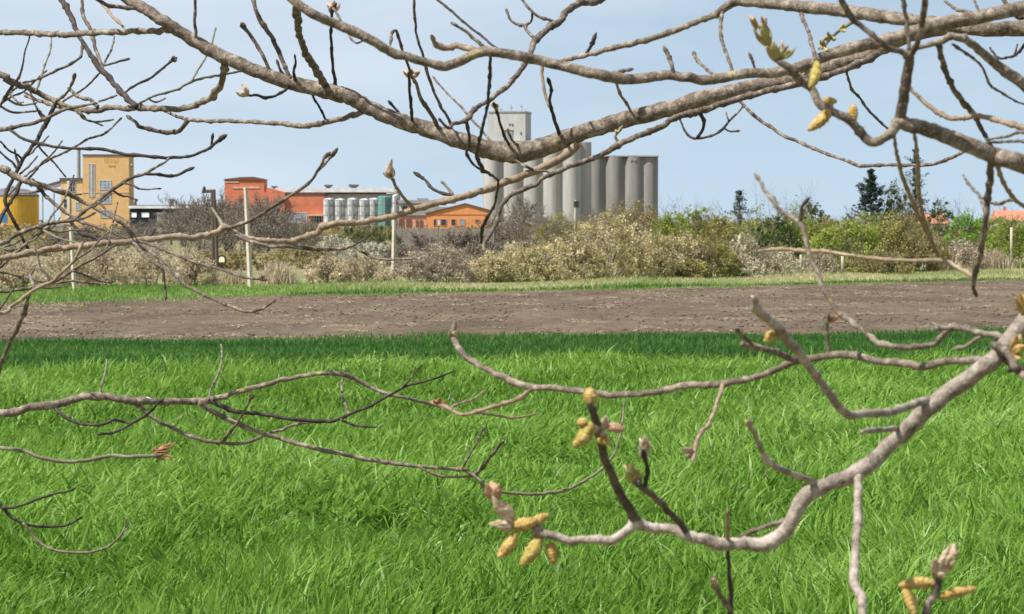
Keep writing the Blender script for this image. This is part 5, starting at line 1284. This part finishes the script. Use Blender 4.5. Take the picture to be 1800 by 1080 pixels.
def parse(block, tree, trunk_pts):
    for ln in block.strip().splitlines():
        key, par, mk, dd, pts = ln.split('|')
        P = [tuple(float(v) for v in p.split(',')) for p in pts.split()]
        if len(P) < 3: continue
        b = Br(); b.key, b.par, b.mat, b.tree = key, par, mk, tree
        n = len(P)
        xy = [(p[0], p[1]) for p in P]; wd = [p[2] for p in P]
        L = [0.0]
        for i in range(1, n): L.append(L[-1] + math.hypot(xy[i][0] - xy[i - 1][0], xy[i][1] - xy[i - 1][1]))
        if par == '-' or len(P[0]) > 3:
            ks = [i for i in range(n) if len(P[i]) > 3]
            if par != '-':
                ds = [P[0][3] + float(dd) * l / L[-1] for l in L]
            else:
                ds = list(np.interp(L, [L[i] for i in ks], [P[i][3] for i in ks]))
        else:
            pb = TREES[(tree, par)] if (tree, par) in TREES else TREES[('R', par)]
            best = min(range(len(pb.sxy)), key=lambda i: (pb.sxy[i][0] - xy[0][0]) ** 2 + (pb.sxy[i][1] - xy[0][1]) ** 2)
            d0 = pb.sd[best]
            ds = [d0 + float(dd) * (l / L[-1]) for l in L]
        b.root = b if par == '-' else (TREES[(tree, par)].root)
        # smooth in 3-D, with a little wander in depth so that nothing lies in one plane
        sd_ = abs(hash_(key)) % 97
        W3 = []
        for i in range(n):
            wob = 0 if i == 0 or par == '-' and L[i] < 1 else .035 * ds[i] / 5 * mnoise.noise(Vector((L[i] * .011, sd_ * 1.7, 0))) * min(1, L[i] / 60)
            W3.append(at(xy[i][0], xy[i][1], ds[i] + wob))
        r3 = [max(.8, wd[i]) * (.42 if wd[i] < 10 else (.435 if mk == 'p' else .455)) * ds[i] / F for i in range(n)]
        inside = [l for l, p in zip(L, xy) if -50 < p[0] < 1850]
        sub = max(3, min(9, int(round((L[-1] / (n - 1)) / 5.0)))) if par != '-' else 5
        b.pts, b.rad = smooth_path(W3, r3, sub)
        sxy, sd2 = smooth_path([Vector((x, y, 0)) for x, y in xy], ds, sub)
        # nodes, leaf scars and small kinks of walnut wood
        gk = random.Random(hash_(key)); run = 0.0; nxt = gk.uniform(15, 45); sp = F / max(ds[0], 1)
        for i in range(1, len(b.pts) - 1):
            run += (b.pts[i] - b.pts[i - 1]).length * sp
            thin = 1.0 if b.rad[i] * 2 * sp < 13 else .35
            j = Vector((mnoise.noise(Vector((run * .055, sd_, 1.3))), mnoise.noise(Vector((run * .055, sd_, 7.7))), mnoise.noise(Vector((run * .055, sd_, 4.1)))))
            b.pts[i] = b.pts[i] + j * b.rad[i] * .55 * thin
            b.rad[i] *= 1 + .11 * mnoise.noise(Vector((run * .12, sd_ * 2.1, 9.0)))
            if run > nxt and thin == 1.0:
                b.rad[i] *= gk.uniform(1.18, 1.42); nxt = run + gk.uniform(22, 60)
        if par == '-':                                       # limbs outside the view bend too
            for i in range(1, len(b.pts) - 1):
                out = max(0, sxy[i].x - 1850, -50 - sxy[i].x) if i < len(sxy) else 0
                if out > 0:
                    k = min(1, out / 500) * .10; s_ = sxy[i].x * .0035
                    b.pts[i] = b.pts[i] + Vector((0, mnoise.noise(Vector((s_, sd_, 2.0))), mnoise.noise(Vector((s_, sd_, 5.0))))) * k
        b.sxy, b.sd, b.wmax = sxy, sd2, max(w_ for w_, p in zip(wd, xy) if 0 <= p[0] <= 1800) if any(0 <= p[0] <= 1800 for p in xy) else max(wd)
        # buds swell at the tips of free twigs
        if 0 < xy[-1][0] < 1800 and 0 < xy[-1][1] < 1080 and wd[-1] < 10:
            r = b.rad[-1]; dirv = (b.pts[-1] - b.pts[-2]).normalized()
            b.pts += [b.pts[-1] + dirv * r * 1.2, b.pts[-1] + dirv * r * 3.2, b.pts[-1] + dirv * r * 5.0, b.pts[-1] + dirv * r * 6.2]
            b.rad += [r * 1.25, r * 1.35, r * .85, r * .2]
        TREES[(tree, key)] = b
def hash_(s):
    h = 0
    for ch in s: h = (h * 131 + ord(ch)) % 1000003
    return h
parse(RIGHT, 'R', None); parse(LEFT, 'L', None)

def trunk_of(T, tp, tr, tips, seed):
    pts, rr = smooth_path([Vector(p) for p in tp], tr, 5)
    T.part('trunk', tube(pts, rr, 18, .16, seed), m_bark, smooth=True)
    g = random.Random(seed)
    for a, b_, r in tips:                                    # limbs of the crown above and beside the view
        a, b_ = Vector(a), Vector(b_)
        mid = a.lerp(b_, .5) + Vector((g.uniform(-.2, .2), g.uniform(-.2, .2), .25))
        p, q = smooth_path([a, mid, b_], [r, r * .6, r * .18], 6)
        lb = T.part('branch', tube(p, q, 10, .2, g.random() * 50), m_bark, smooth=True)
        vf = []
        for k in range(9):
            t = g.uniform(.35, 1); s = a.lerp(b_, t)
            s = p[min(len(p) - 1, int(t * len(p)))]
            e = s + (b_ - a).normalized() * g.uniform(.2, .6) + Vector((g.uniform(-.35, .35), g.uniform(-.35, .35), g.uniform(.05, .5)))
            m_ = s.lerp(e, .5) + Vector((g.uniform(-.06, .06), g.uniform(-.06, .06), -.05))
            pp, qq = smooth_path([s, m_, e], [.010, .007, .004], 4); vf.append(tube(pp, qq, 6, .25, g.random() * 50))
        T.part('twigs', join(*vf), m_twb, lb, smooth=True)
TR = Thing('walnut_tree', (2.2, 4.0, 0), 'budding walnut tree with catkins whose thick grey branches cross in front of the silos', 'tree')
trunk_of(TR, [(2.2, 4.0, -.2), (2.21, 4.0, .5), (2.24, 4.02, 1.5), (2.2, 4.0, 2.6), (2.27, 4.08, 3.8), (2.2, 4.0, 5.6)], [.24, .18, .15, .135, .08, .02],
         [((2.22, 4.02, 2.9), (.6, 5.0, 4.6), .05), ((2.24, 4.05, 3.3), (3.9, 4.4, 4.9), .05), ((2.24, 4.05, 3.5), (2.6, 2.4, 5.2), .045), ((2.2, 4.0, 2.2), (4.1, 4.9, 3.3), .05), ((2.25, 4.07, 4.0), (1.4, 4.6, 5.7), .035)], 5)
TL = Thing('walnut_tree', (-4.2, 5.75, 0), 'walnut tree with thin drooping twigs reaching in from the left over the wheat', 'tree')
trunk_of(TL, [(-4.2, 5.75, -.2), (-4.2, 5.75, .5), (-4.18, 5.77, 1.5), (-4.22, 5.75, 2.6), (-4.15, 5.8, 3.8), (-4.2, 5.75, 5.2)], [.2, .15, .125, .10, .06, .02],
         [((-4.2, 5.75, 2.8), (-2.6, 6.6, 4.6), .045), ((-4.18, 5.77, 3.2), (-5.8, 5.2, 4.6), .045), ((-4.2, 5.75, 2.4), (-5.2, 7.3, 3.8), .04), ((-4.18, 5.78, 3.5), (-3.9, 4.3, 5.0), .035)], 9)

# fine tangle of side shoots on the left-hand branches
gt = random.Random(21); extra = []
for i in range(34):
    par = gt.choice(['Q4', 'R9', 'V', 'R6', 'R7', 'X1', 'X3', 'X4', 'Q4c', 'R9b'])
    b = TREES[('L', par)]
    c = [k for k, p in enumerate(b.sxy) if -20 < p[0] < 300 and p[1] > 60]
    if not c: continue
    p = b.sxy[gt.choice(c)]; L_ = gt.uniform(28, 90); a = gt.choice([-1, 1]) * gt.uniform(.25, 1.25) + (0 if gt.random() < .75 else math.pi)
    q = [(p[0] + L_ * t * math.cos(a) + gt.uniform(-3, 3), p[1] + L_ * t * math.sin(a) - 14 * t * t + gt.uniform(-3, 3)) for t in (.25, .5, .75, 1)]
    extra.append('Z%d|%s|%s|%.2f|%.0f,%.0f,5 ' % (i, par, gt.choice('wwdg'), gt.uniform(-.2, .3), p[0], p[1]) + ' '.join('%.0f,%.0f,%.1f' % (x, y, w) for (x, y), w in zip(q, (4.4, 4, 3.6, 3))))
parse('\n'.join(extra), 'L', None)
TOP = {}
cnt = {}
for (tr, key), b in TREES.items():
    T = TR if tr == 'R' else TL
    P, r = b.pts, b.rad
    if b.par == '-':                                         # carry the limb into its trunk
        tx = Vector((2.21, 4.01, 0)) if tr == 'R' else Vector((-4.2, 5.76, 0))
        q = Vector((tx.x, tx.y, min(max(P[0].z, .9), 3.2)))
        if (P[0] - q).length > .02:
            P = [q] + P; r = [r[0]] + r
        name, parent = 'branch', None
    else:
        name = 'side_branch' if b.wmax >= 9.5 else 'twig'
        parent = TOP[(tr, b.root.key)]
    nn = 16 if b.wmax > 18 else (11 if b.wmax > 9 else 8)
    kn = .12 if b.wmax > 18 else (.15 if b.wmax > 9 else .24)
    o = T.part(name, tube(P, r, nn, kn, hash_(key) % 211), MB[b.mat], parent, smooth=True)
    if b.par == '-': TOP[(tr, key)] = o

# ------------------------------------------------------------------ catkins and buds
def near_depth(tree, key, x, y):
    b = TREES[(tree, key)]
    i = min(range(len(b.sxy)), key=lambda k: (b.sxy[k][0] - x) ** 2 + (b.sxy[k][1] - y) ** 2)
    return b.sd[i]
def catkin_vf(a, b, w, seed, bumps=True, bend=.06, flat=1.0):
    """blunt scaly spindle from a to b, w = half width"""
    rings, nn = (44, 26) if bumps else (10, 10)
    ax = b - a; L = ax.length; t = ax.normalized()
    up = Vector((0, 1, 0)); u = t.cross(up).normalized(); v = u.cross(t).normalized()
    V, Fc = [], []
    for i in range(rings + 1):
        s = i / rings
        prof = (math.sin(math.pi * min(1, .06 + s * .90)) ** .55) * (1 - .18 * s) if bumps else (math.sin(math.pi * min(1, .10 + s * .88)) ** .8)
        c = a + ax * s + u * (math.sin(math.pi * s) * L * bend)
        for k in range(nn):
            an = 2 * math.pi * k / nn
            r = w * prof
            if bumps:
                r *= 1 + .17 * max(0, math.sin(an * 4 + s * 20 + seed) * math.sin(-an * 4 + s * 20 + seed)) ** .7 - .05 + .10 * mnoise.noise(Vector((s * 5, an * .8, seed))) + .05 * mnoise.noise(Vector((s * 24, an * 4, seed)))
            V.append(c + (u * math.cos(an) + v * math.sin(an) * flat) * r)
    for i in range(rings):
        for k in range(nn):
            j = (k + 1) % nn
            Fc.append((i * nn + k, i * nn + j, (i + 1) * nn + j, (i + 1) * nn + k))
    Fc.append(tuple(range(nn))[::-1]); Fc.append(tuple(rings * nn + k for k in range(nn)))
    return V, Fc
CK = 0
def catkin(tree, key, x0, y0, x1, y1, w, mat=None, dz=0.0, bend=.06, name='catkin'):
    global CK
    CK += 1
    d = near_depth(tree, key, x0, y0)
    a, b = at(x0, y0, d), at(x1, y1, d + dz)
    T = TR if tree == 'R' else TL
    T.part(name, catkin_vf(a, b, w * .5 * d / F, CK * 1.7, bend=bend), mat or m_catkin, TOP[(tree, TREES[(tree, key)].root.key)], smooth=True)
def bud(tree, key, x, y, scales, mat, name='leaf_bud', dz=-.01):
    """cluster of pointed scales: (dx, dy, width) tips in pixels from the bud foot"""
    d = near_depth(tree, key, x, y)
    a = at(x, y, d)
    vf = [catkin_vf(a, at(x + dx, y + dy, d + dz * (1 if i % 2 else -1)), w * .42 * d / F, i, False, .08 * (1 if i % 2 else -1), .6) for i, (dx, dy, w) in enumerate(scales)]
    g = random.Random(int(x * 7 + y))
    for i, (dx, dy, w) in enumerate(scales):                 # thin inner and outer scales around each main one
        for s in range(2):
            k = g.uniform(.55, 1.02); ox, oy = g.uniform(-.30, .30) * w, g.uniform(-.25, .25) * w
            vf.append(catkin_vf(at(x + ox * .3, y + oy * .3, d), at(x + dx * k + ox, y + dy * k + oy, d - .006 - .004 * s), w * g.uniform(.24, .36) * d / F, i + s, False, g.uniform(-.14, .14), .5))
    T = TR if tree == 'R' else TL
    T.part(name, join(*vf), mat, TOP[(tree, TREES[(tree, key)].root.key)], smooth=True)

# on the tip of the low branch
catkin('R', 'N', 906, 938, 876, 980, 24, dz=-.01)
catkin('R', 'N', 950, 941, 916, 994, 27, m_catkin_o, dz=-.015)
catkin('R', 'N', 966, 955, 973, 993, 22)
catkin('R', 'N', 900, 925, 944, 914, 25, dz=-.01, bend=-.05)
catkin('R', 'N', 932, 928, 964, 905, 19)
bud('R', 'N', 905, 928, [(-46, -6, 18), (-30, -2, 14), (-12, -16, 16)], m_bud)
bud('R', 'N', 900, 916, [(-26, -34, 26), (-34, -44, 20), (-10, -24, 18)], m_bud)
bud('R', 'N', 874, 880, [(-12, -34, 24), (4, -30, 18), (-8, -22, 16)], m_budpink)
# on the upright shoot
catkin('R', 'N1', 1040, 712, 1036, 682, 26, bend=.02)
catkin('R', 'N1', 1040, 744, 1009, 786, 27, m_catkin_o, dz=-.01)
catkin('R', 'N1', 1032, 742, 1014, 744, 20)
catkin('R', 'N1', 1066, 750, 1098, 756, 19, m_budpink, bend=.02)
catkin('R', 'N1', 1052, 774, 1072, 780, 17, dz=-.02)
bud('R', 'N1', 1055, 760, [(10, -30, 18), (-12, -14, 16), (14, 6, 16)], m_bud)
bud('R', 'N2b', 1132, 808, [(-8, -38, 13), (2, -42, 11), (9, -32, 10), (-1, -20, 14)], m_bud)
bud('R', 'N2', 1122, 852, [(-26, -34, 18), (-10, -40, 14), (-24, -14, 14), (-4, -20, 12)], m_budleaf)
bud('R', 'N4e', 1254, 1026, [(-4, -12, 13), (4, -10, 10)], m_bud)
bud('R', 'N4', 1279, 908, [(-2, -14, 7), (2, -12, 6)], m_twt)
bud('R', 'O4', 1219, 800, [(-18, -12, 12), (-14, 2, 11), (-4, -16, 9)], m_bud)
bud('R', 'N8', 1318, 752, [(-8, -14, 12), (0, -18, 10)], m_catkin)
bud('R', 'N6', 1365, 590, [(-22, 8, 22), (-14, -4, 16), (-20, 0, 16)], m_catkin)
bud('R', 'N6', 1328, 535, [(-8, -16, 9), (4, -18, 8)], m_bud)
bud('R', 'O', 797, 596, [(-3, -18, 11), (4, -14, 9)], m_bud)
bud('R', 'O3', 1453, 566, [(24, -14, 11), (10, -10, 8), (-6, -12, 7)], m_budpink)
bud('R', 'O5', 770, 711, [(-10, -8, 6), (4, -12, 6), (16, -8, 5), (12, 8, 5), (20, 2, 5)], m_budrust)
bud('L', 'S7', 268, 802, [(18, -20, 8), (42, -24, 6), (26, -4, 7), (40, 4, 6), (6, -18, 7), (28, -16, 6), (34, -10, 5), (12, -8, 8)], m_budrust)
bud('L', 'S4b', 442, 702, [(-4, -10, 7), (6, -6, 6)], m_budrust)
bud('R', 'P5', 1778, 622, [(16, -34, 20), (24, -14, 18), (22, 4, 14)], m_catkin)
bud('R', 'P5', 1784, 644, [(10, 12, 16), (-14, 8, 12), (18, 2, 14)], m_twd)
bud('R', 'N', 1806, 556, [(-10, -40, 16), (-22, -34, 12), (4, -30, 14)], m_catkin)
# blurred near shoot at the upper right
catkin('R', 'H', 1462, 186, 1421, 229, 22, dz=-.02)
catkin('R', 'H', 1440, 186, 1470, 178, 18, dz=.02)
catkin('R', 'H', 1500, 216, 1501, 184, 20)
catkin('R', 'H', 1436, 110, 1424, 154, 20, m_catkin_o, dz=-.03)
bud('R', 'H', 1366, 108, [(-18, -38, 20), (-6, -36, 15)], m_budleaf, dz=-.01)
bud('R', 'H', 1352, 84, [(-22, -44, 15), (-28, -36, 10), (-10, -46, 13)], m_budleaf, dz=-.01)
bud('R', 'H', 1330, 52, [(-14, -26, 11), (-4, -22, 9)], m_budpink)
bud('R', 'H', 1344, 54, [(-6, -26, 10), (4, -24, 9)], m_budpink)
bud('R', 'H', 1372, 104, [(2, -34, 8), (14, -24, 10), (26, -20, 11)], m_budleaf)
bud('R', 'C', 1416, 116, [(-8, 14, 14), (2, 18, 12)], m_budleaf)
# bottom right corner shoot
Qd = near_depth('R', 'N', 1700, 668) - .25
def corner():
    pts = [(1800, 660), (1775, 760), (1735, 900), (1690, 1010), (1655, 1062)]
    return pts
P = [at(1760, 625, near_depth('R', 'N', 1760, 620)), at(1890, 760, Qd + .1), at(1900, 960, Qd), at(1760, 1130, Qd), at(1640, 1105, Qd), at(1630, 1068, Qd), at(1642, 1048, Qd), at(1648, 1030, Qd), at(1650, 1008, Qd)]
p, q = smooth_path(P, [w_ * .5 * Qd / F for w_ in (16, 14, 14, 15, 15, 15, 14, 15, 12)], 5)
TR.part('side_branch', tube(p, q, 11, .25, 77), m_twb, TOP[('R', 'N')], smooth=True)
cb = Br(); cb.sxy = [Vector((1640, 1040, 0))]; cb.sd = [Qd]; cb.root = TREES[('R', 'N')]; TREES[('R', 'corner')] = cb
catkin('R', 'corner', 1644, 1026, 1580, 1030, 23, bend=-.05)
catkin('R', 'corner', 1590, 1036, 1608, 1082, 22, dz=-.01)
catkin('R', 'corner', 1652, 1050, 1717, 1035, 20, bend=.03)
bud('R', 'corner', 1648, 1014, [(12, -46, 22), (-2, -34, 16), (4, -24, 15)], m_bud)
bud('R', 'corner', 1654, 1012, [(24, -58, 24), (34, -44, 18), (10, -36, 16)], m_bud)
bud('R', 'corner', 1646, 1016, [(-10, -20, 12), (14, -8, 11)], m_bud)
# pale patch, a white sleeve around the low left branch
wp = [at(x, y, near_depth('L', 'S1', x, y)) for x, y in ((243, 704.6), (250, 705), (258, 705.3), (266, 705.4))]
TL.part('pale_patch', tube(wp, [.0058, .0073, .0074, .0058], 12, .2, 4), plain('pale_patch_white', (.72, .70, .66), .8), TOP[('L', 'S1')], smooth=True)
# small buds among the upper twigs
bud('R', 'Mu6', 584, 22, [(-10, -18, 11), (4, -22, 10), (14, -16, 9), (-4, -10, 10)], m_bud)
bud('R', 'Mu9', 721, 138, [(-14, -16, 9), (2, -14, 10), (18, -14, 9), (10, -6, 9)], m_bud)
bud('R', 'Mu9', 728, 132, [(10, -8, 9), (-6, -10, 8)], m_catkin)
bud('R', 'Mu12', 436, 168, [(-12, -20, 11), (-22, -6, 10), (-6, -14, 9)], m_bud)
bud('R', 'F5', 688, 314, [(-10, -22, 12), (0, -36, 10), (-16, -10, 8)], m_bud)
bud('R', 'Eb', 870, 190, [(-6, -10, 11), (4, -8, 10), (6, 4, 9)], m_catkin)
bud('R', 'Mu1', 428, 48, [(-5, -8, 11), (2, -4, 10)], m_buddark)
bud('R', 'F1', 571, 280, [(3, -10, 7), (-2, -6, 6)], m_buddark)
bud('R', 'F1b', 583, 277, [(4, -9, 7), (0, -6, 6)], m_buddark)
bud('L', 'R7b', 385, 250, [(2, -12, 9), (6, -4, 7)], m_buddark)
bud('R', 'R4', 304, 108, [(2, -10, 7), (8, -2, 6)], m_buddark)
bud('R', 'Cu4', 1040, 80, [(4, -12, 8), (0, -7, 7)], m_buddark)
bud('R', 'F2', 735, 454, [(8, -2, 6), (4, 3, 5)], m_twt)
bud('R', 'F10', 456, 491, [(9, -5, 8), (4, 2, 7)], m_buddark)
bud('R', 'G2', 1085, 236, [(-4, -8, 6), (4, -6, 6)], m_budleaf)
bud('R', 'L', 1650, 350, [(8, -8, 8)], m_bud) if False else None
# leaf sprig hanging by the pale branch, upper right
for k, (x, y, sc) in enumerate(((1462, 66, [(-16, 6, 9), (-8, -10, 8), (8, 4, 9)]), (1448, 82, [(-6, -14, 8), (6, 8, 9), (-10, 6, 7)]), (1478, 52, [(4, -12, 8), (10, 4, 8)]))):
    bud('R', 'C', x, y, sc, m_budleaf, name='leaf_sprig')
pp, qq = smooth_path([at(1500, 38, 3.62), at(1478, 52, 3.62), at(1462, 66, 3.62), at(1448, 82, 3.62)], [.003, .0025, .002, .002], 4)
TR.part('twig', tube(pp, qq, 6, .2, 3), m_twg, TOP[('R', 'C')], smooth=True)
